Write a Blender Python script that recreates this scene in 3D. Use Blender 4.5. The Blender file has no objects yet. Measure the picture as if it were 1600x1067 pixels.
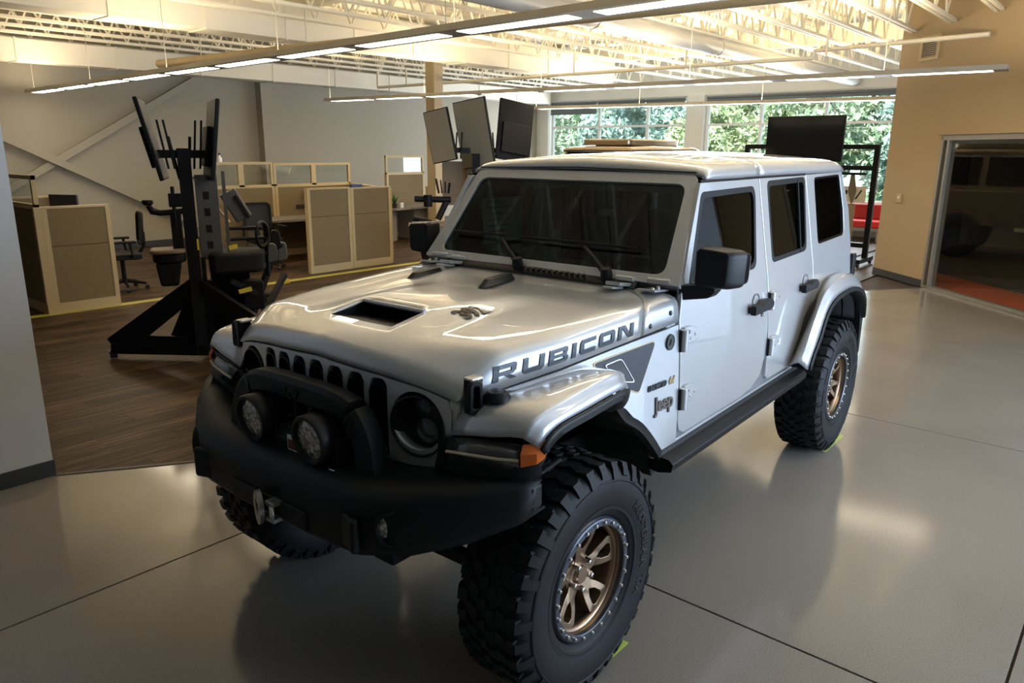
import bpy, bmesh, math, random
import numpy as np
from mathutils import Vector, Matrix

random.seed(7)
scn = bpy.context.scene
COL = scn.collection
PI = math.pi
def R(d): return math.radians(d)

# ------------------------------------------------------------------ camera
CAM_POS = Vector((1.996, 2.230, 1.953))
cam_r = Vector((-0.6530, 0.7573, 0.0077)).normalized()
cam_f = Vector((-0.7347, -0.6317, -0.2478)).normalized()
cam_u = cam_r.cross(cam_f).normalized()
cam_r = cam_f.cross(cam_u).normalized()
cd = bpy.data.cameras.new('camera'); cam = bpy.data.objects.new('camera', cd); COL.objects.link(cam)
m = Matrix.Identity(4)
for i in range(3):
    m[i][0] = cam_r[i]; m[i][1] = cam_u[i]; m[i][2] = -cam_f[i]; m[i][3] = CAM_POS[i]
cam.matrix_world = m
cd.sensor_width = 36.0; cd.lens = 1167.0 / 1600.0 * 36.0; cd.clip_start = 0.05; cd.clip_end = 200
scn.camera = cam

# ------------------------------------------------------------------ world, daylight, exposure
w = bpy.data.worlds.new('world'); scn.world = w; w.use_nodes = True
bgn = w.node_tree.nodes['Background']
bgn.inputs[0].default_value = (0.74, 0.86, 1.0, 1); bgn.inputs[1].default_value = 6.0

def area(name, loc, rot, sx, sy, power, col):
    l = bpy.data.lights.new(name, 'AREA'); l.shape = 'RECTANGLE'; l.size = sx; l.size_y = sy
    l.energy = power; l.color = col
    o = bpy.data.objects.new(name, l); COL.objects.link(o); o.location = loc; o.rotation_euler = rot
    return o
# skylight entering by the storefront glazing on the near side of the hall (y = +6)
area('storefront_daylight', (-4.1, 5.75, 1.75), (R(-90), 0, 0), 5.8, 2.7, 680, (0.60, 0.77, 1.0))
# skylight entering by the big window at the far end (x = -17.2)
area('far_window_daylight', (-17.0, -7.7, 2.0), (0, R(-90), 0), 2.3, 9.6, 950, (0.80, 0.90, 1.0))
sl = bpy.data.lights.new('sun', 'SUN'); sl.energy = 16.0; sl.angle = R(1.0); sl.color = (1.0, 0.95, 0.85)
so = bpy.data.objects.new('sun', sl); COL.objects.link(so)
so.rotation_euler = Vector((-0.75, -0.15, -0.75)).to_track_quat('-Z', 'Y').to_euler()   # only reaches the trees outside

scn.view_settings.view_transform = 'Standard'; scn.view_settings.look = 'None'
scn.view_settings.exposure = -0.42; scn.view_settings.gamma = 1.0; scn.view_settings.use_curve_mapping = False

# ------------------------------------------------------------------ materials
MATS = {}
def mat(name, col, rough=0.5, metal=0.0, coat=0.0, spec=0.5, emit=None, es=0.0, noise=None, bump=None, trans=0.0, ior=1.45, alpha=1.0, coat_rough=0.03):
    if name in MATS: return MATS[name]
    mt = bpy.data.materials.new(name); mt.use_nodes = True
    nt = mt.node_tree; b = nt.nodes['Principled BSDF']
    b.inputs['Base Color'].default_value = (*col, 1); b.inputs['Roughness'].default_value = rough
    b.inputs['Metallic'].default_value = metal; b.inputs['Coat Weight'].default_value = coat
    b.inputs['Coat Roughness'].default_value = coat_rough; b.inputs['Specular IOR Level'].default_value = spec
    b.inputs['Transmission Weight'].default_value = trans; b.inputs['IOR'].default_value = ior; b.inputs['Alpha'].default_value = alpha
    if emit is not None:
        b.inputs['Emission Color'].default_value = (*emit, 1); b.inputs['Emission Strength'].default_value = es
    if noise or bump:
        tc = nt.nodes.new('ShaderNodeTexCoord')
    if noise:
        sc_, amt = noise[0], noise[1]
        stretch = noise[2] if len(noise) > 2 else (1, 1, 1)
        mp = nt.nodes.new('ShaderNodeMapping'); mp.inputs['Scale'].default_value = stretch
        nt.links.new(tc.outputs['Object'], mp.inputs[0])
        nz = nt.nodes.new('ShaderNodeTexNoise'); nz.inputs['Scale'].default_value = sc_; nz.inputs['Detail'].default_value = 6
        nt.links.new(mp.outputs[0], nz.inputs['Vector'])
        rp = nt.nodes.new('ShaderNodeValToRGB'); cr = rp.color_ramp
        cr.elements[0].position = 0.3; cr.elements[1].position = 0.7
        cr.elements[0].color = (*[max(0, c*(1-amt)) for c in col], 1); cr.elements[1].color = (*[min(1, c*(1+amt)) for c in col], 1)
        nt.links.new(nz.outputs['Fac'], rp.inputs[0]); nt.links.new(rp.outputs[0], b.inputs['Base Color'])
    if bump:
        nb = nt.nodes.new('ShaderNodeTexNoise'); nb.inputs['Scale'].default_value = bump[0]; nb.inputs['Detail'].default_value = 4
        nt.links.new(tc.outputs['Object'], nb.inputs['Vector'])
        bp = nt.nodes.new('ShaderNodeBump'); bp.inputs['Strength'].default_value = bump[1]; bp.inputs['Distance'].default_value = bump[2] if len(bump) > 2 else 0.002
        nt.links.new(nb.outputs['Fac'], bp.inputs['Height']); nt.links.new(bp.outputs[0], b.inputs['Normal'])
    MATS[name] = mt
    return mt

# ------------------------------------------------------------------ mesh helpers
def schlick(nt, f0=0.045):
    """angle-dependent reflectance of a thin pane, the same from both sides"""
    lw = nt.nodes.new('ShaderNodeLayerWeight'); lw.inputs[0].default_value = 0.5
    p = nt.nodes.new('ShaderNodeMath'); p.operation = 'POWER'; p.inputs[1].default_value = 5.0; nt.links.new(lw.outputs['Facing'], p.inputs[0])
    r = nt.nodes.new('ShaderNodeMapRange'); r.inputs[3].default_value = f0; r.inputs[4].default_value = 1.0; nt.links.new(p.outputs[0], r.inputs[0])
    return r
class MB:
    """collects geometry; build() links it as ONE mesh object"""
    def __init__(s): s.v = []; s.f = []
    def add(s, vs, fs):
        o = len(s.v); s.v += [tuple(float(c) for c in v) for v in vs]; s.f += [tuple(i + o for i in f) for f in fs]; return s
    def bb(s, x0, x1, y0, y1, z0, z1):
        x0, x1 = min(x0, x1), max(x0, x1); y0, y1 = min(y0, y1), max(y0, y1); z0, z1 = min(z0, z1), max(z0, z1)
        vs = [(x0,y0,z0),(x1,y0,z0),(x1,y1,z0),(x0,y1,z0),(x0,y0,z1),(x1,y0,z1),(x1,y1,z1),(x0,y1,z1)]
        return s.add(vs, [(0,3,2,1),(4,5,6,7),(0,1,5,4),(1,2,6,5),(2,3,7,6),(3,0,4,7)])
    def box(s, c, d, rot=None):
        M = rot if rot is not None else Matrix.Identity(3); c = Vector(c)
        vs = [c + M @ Vector((sx*d[0]/2, sy*d[1]/2, sz*d[2]/2)) for sz in (-1,1) for sx, sy in ((-1,-1),(1,-1),(1,1),(-1,1))]
        return s.add(vs, [(0,3,2,1),(4,5,6,7),(0,1,5,4),(1,2,6,5),(2,3,7,6),(3,0,4,7)])
    def bar(s, a, b, wd, ht, up=(0,0,1)):
        """square bar from a to b"""
        a = Vector(a); b = Vector(b); d = (b-a).normalized(); up = Vector(up)
        if abs(d.dot(up)) > 0.99: up = Vector((1,0,0))
        sx = d.cross(up).normalized(); sz = sx.cross(d).normalized()
        vs = []
        for p in (a, b):
            for i, j in ((-1,-1),(1,-1),(1,1),(-1,1)): vs.append(p + sx*(wd/2*i) + sz*(ht/2*j))
        return s.add(vs, [(0,1,2,3)[::-1],(4,5,6,7),(0,1,5,4),(1,2,6,5),(2,3,7,6),(3,0,4,7)])
    def tube(s, pts, r, n=8, cap=True, closed=False):
        pts = [Vector(p) for p in pts]; k = len(pts); rs = r if isinstance(r, (list, tuple)) else [r]*k
        vs = []; fs = []; prev = None
        for i, p in enumerate(pts):
            if closed: d = (pts[(i+1) % k] - pts[i-1])
            else: d = (pts[min(i+1,k-1)] - pts[max(i-1,0)])
            d.normalize()
            if prev is None:
                up = Vector((0,0,1)) if abs(d.z) < 0.9 else Vector((1,0,0))
                a = d.cross(up).normalized()
            else:
                a = (prev - d*prev.dot(d)).normalized()
            prev = a; b = d.cross(a)
            for j in range(n):
                t = 2*PI*j/n; vs.append(p + (a*math.cos(t) + b*math.sin(t))*rs[i])
        kk = k if closed else k-1
        for i in range(kk):
            for j in range(n):
                i2 = (i+1) % k; j2 = (j+1) % n
                fs.append((i*n+j, i*n+j2, i2*n+j2, i2*n+j))
        if cap and not closed:
            fs.append(tuple(range(n))[::-1]); fs.append(tuple((k-1)*n + j for j in range(n)))
        return s.add(vs, fs)
    def lathe(s, prof, c, axis=(0,0,1), n=24, ref=(1,0,0), a0=0, a1=2*PI):
        """prof [(radius, height along axis)]"""
        c = Vector(c); ax = Vector(axis).normalized(); rf = Vector(ref)
        if abs(ax.dot(rf)) > 0.95: rf = Vector((0,0,1))
        e1 = (rf - ax*ax.dot(rf)).normalized(); e2 = ax.cross(e1)
        full = abs(a1-a0-2*PI) < 1e-6; m_ = n if full else n+1
        vs = []; fs = []
        for r_, h in prof:
            for j in range(m_):
                t = a0 + (a1-a0)*j/n; vs.append(c + ax*h + (e1*math.cos(t)+e2*math.sin(t))*r_)
        for i in range(len(prof)-1):
            for j in range(n):
                j2 = (j+1) % m_
                fs.append((i*m_+j, i*m_+j2, (i+1)*m_+j2, (i+1)*m_+j))
        s.add(vs, fs)
        return s
    def prism(s, poly, fn, d0, d1):
        """poly 2-D, fn(u,v,d)->xyz"""
        n = len(poly)
        vs = [fn(u, v, d0) for u, v in poly] + [fn(u, v, d1) for u, v in poly]
        fs = [tuple(range(n))[::-1], tuple(range(n, 2*n))] + [(i, (i+1) % n, n+(i+1) % n, n+i) for i in range(n)]
        return s.add(vs, fs)
    def grid(s, P, closed_u=False, closed_v=False):
        nu = len(P); nv = len(P[0]); vs = [p for row in P for p in row]; fs = []
        for i in range(nu if closed_u else nu-1):
            for j in range(nv if closed_v else nv-1):
                i2 = (i+1) % nu; j2 = (j+1) % nv
                fs.append((i*nv+j, i*nv+j2, i2*nv+j2, i2*nv+j))
        return s.add(vs, fs)
    def mesh(s, name, merge=0.0, flip=False, sharp=40, smooth=True):
        me = bpy.data.meshes.new(name); me.from_pydata(s.v, [], s.f); me.validate()
        bm = bmesh.new(); bm.from_mesh(me)
        if merge > 0: bmesh.ops.remove_doubles(bm, verts=bm.verts, dist=merge)
        bmesh.ops.recalc_face_normals(bm, faces=bm.faces)
        if flip: bmesh.ops.reverse_faces(bm, faces=bm.faces)
        bm.to_mesh(me); bm.free()
        if smooth:
            me.shade_smooth()
            if sharp: me.set_sharp_from_angle(angle=R(sharp))
        return me
    def build(s, name, material, parent=None, bevel=0.0, seg=2, sub=0, solid=0.0, merge=0.0, smooth=True, sharp=40, offset=-1, mirror=False, loc=None, rotz=None, flip=False):
        me = s.mesh(name, merge=merge, flip=flip, sharp=(0 if (bevel or sub) else sharp), smooth=smooth)
        o = bpy.data.objects.new(name, me); COL.objects.link(o)
        if material is not None: me.materials.append(material)
        if parent is not None: o.parent = parent
        if loc is not None: o.location = loc
        if rotz is not None: o.rotation_euler[2] = rotz
        if solid:
            md = o.modifiers.new('solid', 'SOLIDIFY'); md.thickness = solid; md.offset = offset
        if bevel:
            md = o.modifiers.new('bevel', 'BEVEL'); md.width = bevel; md.segments = seg; md.limit_method = 'ANGLE'; md.angle_limit = R(30); md.harden_normals = True
        if sub:
            md = o.modifiers.new('sub', 'SUBSURF'); md.levels = sub; md.render_levels = sub
        return o

def tag(o, label=None, cat=None, group=None, kind=None):
    if label: o['label'] = label
    if cat: o['category'] = cat
    if group: o['group'] = group
    if kind: o['kind'] = kind
    return o
def empty(name, loc=(0,0,0), rz=0.0):
    o = bpy.data.objects.new(name, None); COL.objects.link(o); o.location = loc; o.rotation_euler = (0, 0, rz); o.empty_display_size = 0.2
    return o
def copy_tree(o, parent=None, loc=None, rz=None):
    c = o.copy(); COL.objects.link(c)
    if parent is not None: c.parent = parent
    if loc is not None: c.location = loc
    if rz is not None: c.rotation_euler[2] = rz
    for ch in list(o.children): copy_tree(ch, c)
    return c
def struct(mb, name, material, parent=None, **k):
    o = mb.build(name, material, parent, **k); o['kind'] = 'structure'; return o
def rrect(x0, x1, y0, y1, r, n=5):
    """rounded rectangle, counter-clockwise"""
    out = []
    for cx, cy, a in ((x1-r, y1-r, 0), (x0+r, y1-r, 90), (x0+r, y0+r, 180), (x1-r, y0+r, 270)):
        for i in range(n+1):
            t = R(a + 90*i/n); out.append((cx + r*math.cos(t), cy + r*math.sin(t)))
    return out
def round_poly(pts, r, n=4):
    """round the corners of a polygon; r scalar or list"""
    out = []; k = len(pts)
    for i in range(k):
        p = Vector(pts[i]); a = Vector(pts[i-1]); b = Vector(pts[(i+1) % k])
        rr = r[i] if isinstance(r, (list, tuple)) else r
        da = (a-p); db = (b-p); la, lb = da.length, db.length
        if rr <= 0 or la < 1e-6 or lb < 1e-6: out.append((p.x, p.y)); continue
        t = min(rr, la*0.48, lb*0.48); A = p + da/la*t; B = p + db/lb*t
        for j in range(n+1):
            u = j/n; q = A*(1-u)**2 + p*2*u*(1-u) + B*u*u; out.append((q.x, q.y))
    return out
def ray_poly(c, ang, poly):
    """distance from c to polygon along ang"""
    dx, dy = math.cos(ang), math.sin(ang); best = None
    for i in range(len(poly)):
        x1, y1 = poly[i][0]-c[0], poly[i][1]-c[1]; x2, y2 = poly[(i+1) % len(poly)][0]-c[0], poly[(i+1) % len(poly)][1]-c[1]
        ex, ey = x2-x1, y2-y1; den = dx*ey - dy*ex
        if abs(den) < 1e-12: continue
        t = (x1*ey - y1*ex)/den; u = (x1*dy - y1*dx)/den
        if t > 0 and -1e-6 <= u <= 1+1e-6 and (best is None or t > best): best = t
    return best
def ring_poly(outer, hole, c=None):
    """points of outer and hole along common rays: two equally long lists"""
    if c is None: c = (sum(p[0] for p in hole)/len(hole), sum(p[1] for p in hole)/len(hole))
    an = sorted(set(round(math.atan2(p[1]-c[1], p[0]-c[0]), 5) for p in list(outer)+list(hole)))
    A = []; B = []
    for a in an:
        ra, rb = ray_poly(c, a, outer), ray_poly(c, a, hole)
        if ra is None or rb is None: continue
        A.append((c[0]+ra*math.cos(a), c[1]+ra*math.sin(a))); B.append((c[0]+rb*math.cos(a), c[1]+rb*math.sin(a)))
    return A, B
def ring_prism(mb, outer, hole, fn, d0, d1, c=None):
    A, B = ring_poly(outer, hole, c); n = len(A)
    vs = [fn(u,v,d0) for u,v in A]+[fn(u,v,d0) for u,v in B]+[fn(u,v,d1) for u,v in A]+[fn(u,v,d1) for u,v in B]
    fs = []
    for i in range(n):
        j = (i+1) % n
        fs += [(i,j,n+j,n+i), (2*n+i,3*n+i,3*n+j,2*n+j), (i,2*n+i,2*n+j,j), (n+i,n+j,3*n+j,3*n+i)]
    return mb.add(vs, fs)
_dg = None
def text_polys(txt, size=1.0, bold=0.0, ext=0.0, spacing=1.0):
    """mesh data (verts 2.5-D, faces) of a text in the built-in font"""
    cu = bpy.data.curves.new('t', 'FONT'); cu.body = txt; cu.size = size; cu.offset = bold; cu.extrude = ext; cu.space_character = spacing
    cu.resolution_u = 4
    ob = bpy.data.objects.new('t', cu); COL.objects.link(ob)
    bpy.context.view_layer.update()
    dg = bpy.context.evaluated_depsgraph_get(); me = ob.evaluated_get(dg).to_mesh()
    vs = [tuple(v.co) for v in me.vertices]; fs = [tuple(p.vertices) for p in me.polygons]
    ob.evaluated_get(dg).to_mesh_clear()
    bpy.data.objects.remove(ob); bpy.data.curves.remove(cu)
    return vs, fs
# =================================================================== the hall
M_CONC = mat('polished_concrete', (0.235, 0.215, 0.185), rough=0.22, noise=(1.1, 0.07), spec=0.5)
def conc_detail(mt):
    nt = mt.node_tree; b = nt.nodes['Principled BSDF']; tc = nt.nodes.new('ShaderNodeTexCoord')
    n2 = nt.nodes.new('ShaderNodeTexNoise'); n2.inputs['Scale'].default_value = 160; n2.inputs['Detail'].default_value = 3
    nt.links.new(tc.outputs['Object'], n2.inputs['Vector'])
    rp = nt.nodes.new('ShaderNodeValToRGB'); rp.color_ramp.elements[0].position = .35; rp.color_ramp.elements[1].position = .65
    rp.color_ramp.elements[0].color = (.80, .80, .80, 1); rp.color_ramp.elements[1].color = (1.12, 1.12, 1.12, 1)
    nt.links.new(n2.outputs['Fac'], rp.inputs[0])
    mx = nt.nodes.new('ShaderNodeMix'); mx.data_type = 'RGBA'; mx.blend_type = 'MULTIPLY'; mx.inputs[0].default_value = 1.0
    src = b.inputs['Base Color'].links[0].from_socket
    nt.links.new(src, mx.inputs[6]); nt.links.new(rp.outputs[0], mx.inputs[7]); nt.links.new(mx.outputs[2], b.inputs['Base Color'])
    n3 = nt.nodes.new('ShaderNodeTexNoise'); n3.inputs['Scale'].default_value = 2.2; nt.links.new(tc.outputs['Object'], n3.inputs['Vector'])
    r3 = nt.nodes.new('ShaderNodeMapRange'); r3.inputs[3].default_value = .09; r3.inputs[4].default_value = .18
    nt.links.new(n3.outputs['Fac'], r3.inputs[0]); nt.links.new(r3.outputs[0], b.inputs['Roughness'])
conc_detail(M_CONC)
def wood_mat():
    mt = mat('wood_plank', (.10, .065, .04), rough=.5, spec=.22)
    nt = mt.node_tree; b = nt.nodes['Principled BSDF']; tc = nt.nodes.new('ShaderNodeTexCoord')
    oi = nt.nodes.new('ShaderNodeObjectInfo'); ge = nt.nodes.new('ShaderNodeNewGeometry')
    ad = nt.nodes.new('ShaderNodeMath'); ad.operation = 'ADD'; nt.links.new(oi.outputs['Random'], ad.inputs[0]); nt.links.new(ge.outputs['Random Per Island'], ad.inputs[1])
    fr = nt.nodes.new('ShaderNodeMath'); fr.operation = 'FRACT'; nt.links.new(ad.outputs[0], fr.inputs[0])
    mp = nt.nodes.new('ShaderNodeMapping'); mp.inputs['Scale'].default_value = (1.2, 22, 1); nt.links.new(ge.outputs['Position'], mp.inputs[0])
    of = nt.nodes.new('ShaderNodeVectorMath'); of.operation = 'ADD'; cx = nt.nodes.new('ShaderNodeCombineXYZ'); ml = nt.nodes.new('ShaderNodeMath'); ml.operation = 'MULTIPLY'; ml.inputs[1].default_value = 37
    nt.links.new(fr.outputs[0], ml.inputs[0]); nt.links.new(ml.outputs[0], cx.inputs[0]); nt.links.new(ml.outputs[0], cx.inputs[2]); nt.links.new(mp.outputs[0], of.inputs[0]); nt.links.new(cx.outputs[0], of.inputs[1])
    nz = nt.nodes.new('ShaderNodeTexNoise'); nz.inputs['Scale'].default_value = 1.6; nz.inputs['Detail'].default_value = 7; nz.inputs['Roughness'].default_value = .65; nz.inputs['Distortion'].default_value = .6
    nt.links.new(of.outputs[0], nz.inputs['Vector'])
    rp = nt.nodes.new('ShaderNodeValToRGB'); e = rp.color_ramp.elements; e[0].position = .30; e[0].color = (.016, .010, .006, 1); e[1].position = .72; e[1].color = (.17, .100, .050, 1)
    m_ = e.new(.5); m_.color = (.050, .030, .017, 1)
    nt.links.new(nz.outputs['Fac'], rp.inputs[0])
    r2 = nt.nodes.new('ShaderNodeMapRange'); r2.inputs[3].default_value = .55; r2.inputs[4].default_value = 1.45; nt.links.new(fr.outputs[0], r2.inputs[0])
    mx = nt.nodes.new('ShaderNodeVectorMath'); mx.operation = 'SCALE'; nt.links.new(rp.outputs[0], mx.inputs[0]); nt.links.new(r2.outputs[0], mx.inputs['Scale'])
    nt.links.new(mx.outputs[0], b.inputs['Base Color'])
    return mt
M_WOOD = wood_mat()
M_WALLW = mat('wall_white', (.62, .62, .63), rough=.75, bump=(180, .12, .001))
M_WALLB = mat('wall_back_paint', (.37, .335, .265), rough=.8, bump=(180, .12, .001))
M_TAN = mat('wall_tan_paint', (.42, .32, .195), rough=.75, bump=(160, .15, .001))
M_BASE = mat('baseboard_grey', (.045, .048, .052), rough=.5)
M_DECK = mat('ceiling_paint', (.78, .74, .64), rough=.7)
M_DUCT = mat('duct_paint', (.80, .75, .63), rough=.55)
M_DUCTG = mat('galvanised_duct', (.62, .62, .60), rough=.38, metal=.4)
M_STEEL = mat('joist_paint', (.80, .75, .62), rough=.55)
M_JOINT = mat('joint_dark', (.045, .026, .014), rough=.8)
M_WFRAME = mat('window_frame_white', (.90, .91, .92), rough=.4)
M_LENSW = mat('fixture_diffuser', (.9, .9, .88), rough=.5, emit=(1, .93, .80), es=8.0)
M_HOUS = mat('fixture_housing', (.36, .34, .30), rough=.45, metal=.5)
M_CABLE = mat('steel_cable', (.55, .52, .45), rough=.4, metal=.6)
M_CREAM = mat('cubicle_trim', (.48, .38, .215), rough=.5)
M_FABR = mat('cubicle_fabric', (.20, .153, .088), rough=.95, noise=(90, .10), bump=(400, .25, .001))
M_PLAS = mat('dark_plastic', (.02, .02, .022), rough=.5)
M_BLKP = mat('black_powder_coat', (.005, .005, .006), rough=.5, spec=.25)
M_BLKM = mat('black_matte', (.010, .010, .011), rough=.7, spec=.25)
M_SCREEN = mat('screen_glass', (.012, .013, .014), rough=.08)
M_SCRG = mat('screen_matte', (.10, .095, .085), rough=.25)
M_YEL = mat('yellow_tape', (.72, .56, .06), rough=.55)
M_GREEN = mat('green_tape', (.42, .55, .10), rough=.55)
M_DESK = mat('desk_grey', (.22, .20, .18), rough=.5)
M_REDU = mat('red_upholstery', (.55, .02, .015), rough=.5)
M_ORANGE = mat('orange_carpet', (.50, .075, .012), rough=.9, noise=(60, .15))
M_CARPET = mat('dark_carpet', (.07, .068, .068), rough=.95, noise=(3, .25))
M_GLASSC = None

# ---- floor: base, sawn concrete slabs, wood planks
floor = struct(MB().bb(-17.4, 12.2, -13.6, 8.0, -.10, -.018), 'floor', M_JOINT)
BND = [(12.1, -2.655), (.608, -2.655), (-.122, -2.175), (-.9, -1.85), (-2.0, -1.70), (-8.2, -1.66), (-9.53, -.94), (-10.46, -.34), (-2.0, 8.2), (12.1, 8.2)]
def clip_rect(poly, x0, x1, y0, y1):
    for ax, val, keep in ((0, x0, 1), (0, x1, -1), (1, y0, 1), (1, y1, -1)):
        out = []
        for i in range(len(poly)):
            a = poly[i-1]; b = poly[i]; ia = (a[ax]-val)*keep >= 0; ib = (b[ax]-val)*keep >= 0
            if ia != ib:
                t = (val-a[ax])/(b[ax]-a[ax]); out.append((a[0]+(b[0]-a[0])*t, a[1]+(b[1]-a[1])*t))
            if ib: out.append(b)
        poly = out
        if len(poly) < 3: return []
    return poly
jx = [12.2, 5.42, 2.33, -.762, -3.855, -6.95, -10.6]; jy = [-3.0, -1.148, 2.076, 5.3, 8.3]; g = .0055
for a, b in zip(jx[1:], jx):
    for c, d in zip(jy, jy[1:]):
        pl = clip_rect(BND, a+g, b-g, c+g, d-g)
        ar = sum(p[0]*q[1]-q[0]*p[1] for p, q in zip(pl, pl[1:]+pl[:1]))/2 if pl else 0
        if abs(ar) < .02: continue
        MB().prism(pl, lambda u, v, d_: (u, v, d_), -.018, 0).build('concrete_slab', M_CONC, floor, bevel=.0015, seg=1)
# metal transition strip between wood and concrete
mb = MB()
for a, b in zip(BND[1:8], BND[2:8]):
    a = Vector((*a, .001)); b = Vector((*b, .001)); mb.bar(a, b, .03, .008)
struct(mb, 'trim_1', mat('transition_strip', (.07, .06, .05), rough=.45))
PLX, PLY = 1.22, .18
cells = []
y = -2.20; row = 0
while y > -13.5:
    off = (row*.437) % PLX; x = .9 + off
    while x > -17.4:
        cells.append((x-PLX/2, y-PLY/2)); x -= PLX
    y -= PLY; row += 1
y = -2.02
for k in range(5):
    x = -2.0 - (k*.3) % 1.0
    while x > -17.3: cells.append((x-PLX/2, y + k*PLY)); x -= PLX
def in_view(x, y):
    d = Vector((x, y, 0)) - CAM_POS; z = d.dot(cam_f)
    if z < .5: return False
    px_ = 800 + 1167*d.dot(cam_r)/z; py_ = 533 - 1167*d.dot(cam_u)/z
    if not (-60 < px_ < 1660 and py_ < 1150): return False
    return not (430 < px_ < 1330 and py_ > 430)
cells.sort(key=lambda c: (not in_view(*c), (c[0]-CAM_POS.x)**2 + (c[1]-CAM_POS.y)**2))
pme = MB().bb(-PLX/2+.0012, PLX/2-.0012, -PLY/2+.0012, PLY/2-.0012, -.008, 0).mesh('plank', smooth=False); pme.materials.append(M_WOOD)
for c in cells[:300]:
    o = bpy.data.objects.new('plank', pme); COL.objects.link(o); o.parent = floor; o.location = (c[0], c[1], -.0012)
mb = MB()
for c in cells[300:]: mb.bb(c[0]-PLX/2+.0012, c[0]+PLX/2-.0012, c[1]-PLY/2+.0012, c[1]+PLY/2-.0012, -.009, -.0012)
o = mb.build('plank_field', M_WOOD, floor, smooth=False); o['kind'] = 'stuff'

# ---- walls
wl = struct(MB().bb(.608, 12.05, -2.80, -2.66, 0, 4.6), 'wall_left', M_WALLW)
struct(MB().bb(.600, 12.0, -2.81, -2.652, 0, .10), 'baseboard_left', M_BASE, bevel=.003)
wb = struct(MB().bb(-17.4, 12.2, -13.55, -13.3, 0, 4.6), 'wall_back', M_WALLB)
struct(MB().bb(-17.2, 6.2, -13.3, -13.28, 0, .12), 'baseboard_back', M_BASE)
# wind bracing: two crossing steel flats and the wall columns
for nm, a, b, lab in (('wall_brace', (-1.2, -13.22, .55), (-6.3, -13.22, 3.5), None), ('wall_brace', (-1.2, -13.17, 2.72), (-5.9, -13.17, .30), None)):
    MB().bar(a, b, .04, .13, up=(0, 0, 1)).build(nm, M_WALLB, wb, bevel=.004)
for x in (-7.48,):
    MB().bb(x-.12, x+.12, -13.3, -13.08, .0, 3.5).build('wall_column', M_WALLB, wb, bevel=.004)
mb = MB().bb(-7.66, -7.60, -13.3, -13.2, .0, 3.4); mb.build('wall_conduit', mat('conduit_brown', (.20, .15, .09), rough=.5), wb)
# far window wall
mb = MB(); mb.bb(-17.45, -17.2, -13.55, -1.2, 0, .80); mb.bb(-17.45, -17.2, -13.55, -1.2, 3.42, 4.6); mb.bb(-17.45, -17.2, -13.55, -12.86, .8, 3.42); mb.bb(-17.45, -17.2, -2.62, 8.0, 0, 4.6); mb.bb(-17.45, -17.12, -8.02, -7.52, .8, 3.42)
wfar = struct(mb, 'wall_far', mat('wall_far_white', (.84, .82, .76), rough=.7))
def glass_clear():
    global M_GLASSC
    mt = bpy.data.materials.new('clear_glass'); mt.use_nodes = True; nt = mt.node_tree; nt.nodes.clear()
    o = nt.nodes.new('ShaderNodeOutputMaterial'); mx = nt.nodes.new('ShaderNodeMixShader'); fr = schlick(nt, .07)
    tr = nt.nodes.new('ShaderNodeBsdfTransparent'); tr.inputs[0].default_value = (.93, .96, .95, 1)
    gl = nt.nodes.new('ShaderNodeBsdfGlossy'); gl.inputs['Roughness'].default_value = .01
    nt.links.new(fr.outputs[0], mx.inputs[0]); nt.links.new(tr.outputs[0], mx.inputs[1]); nt.links.new(gl.outputs[0], mx.inputs[2]); nt.links.new(mx.outputs[0], o.inputs[0])
    M_GLASSC = mt
glass_clear()
def window(name, ys, z0, zt, z1, x):
    """aluminium window: frame members and panes between the mullions ys"""
    root = struct(MB().bb(x-.05, x+.05, ys[0]-.05, ys[-1]+.05, z0-.06, z0), name, M_WFRAME)
    fr = MB().bb(x-.05, x+.05, ys[0]-.05, ys[-1]+.05, z1, z1+.06).build('window_head', M_WFRAME, root)
    for y in ys: MB().bb(x-.05, x+.05, y-.035, y+.035, z0, z1).build('mullion', M_WFRAME, root)
    for a, b in zip(ys, ys[1:]):
        MB().bb(x-.045, x+.045, a+.035, b-.035, zt-.03, zt+.03).build('transom', M_WFRAME, root)
        for c, d in ((z0, zt-.03), (zt+.03, z1)): MB().bb(x-.004, x+.004, a+.035, b-.035, c, d).build('pane', M_GLASSC, root)
    return root
window('window_1', [-12.72, -10.97, -9.32, -8.08], .86, 2.66, 3.36, -17.3)
window('window_2', [-7.46, -5.98, -4.36, -2.75], .86, 2.66, 3.36, -17.3)
struct(MB().bb(-17.2, -16.98, -13.0, -2.4, .78, .85), 'trim_2', M_WFRAME, bevel=.005)      # sill board
M_BLIND = mat('blind_slate', (.16, .18, .19), rough=.7)
for (a, b, h, lab) in ((-12.70, -11.0, .30, 'dark roller blind above the leftmost window bay'), (-10.95, -9.35, .09, 'narrow dark roller blind above the second window bay'), (-9.30, -8.10, .07, 'narrow dark roller blind beside the window column'), (-7.44, -2.78, .08, 'long dark roller blind over the right-hand window')):
    r_ = empty('roller_blind', (-17.14, (a+b)/2, 3.34 - h)); tag(r_, lab, 'blind', 'roller blinds at the far windows')
    hw = (b-a)/2
    MB().bb(-.006, .006, -hw, hw, 0, h).build('blind_cloth', M_BLIND, r_)
    MB().tube([(0, -hw, h+.01), (0, hw, h+.01)], .035, n=10).build('blind_roller', M_BLIND, r_)
    MB().bb(-.012, .012, -hw, hw, -.02, .004).build('hem_bar', M_BLIND, r_)
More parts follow.
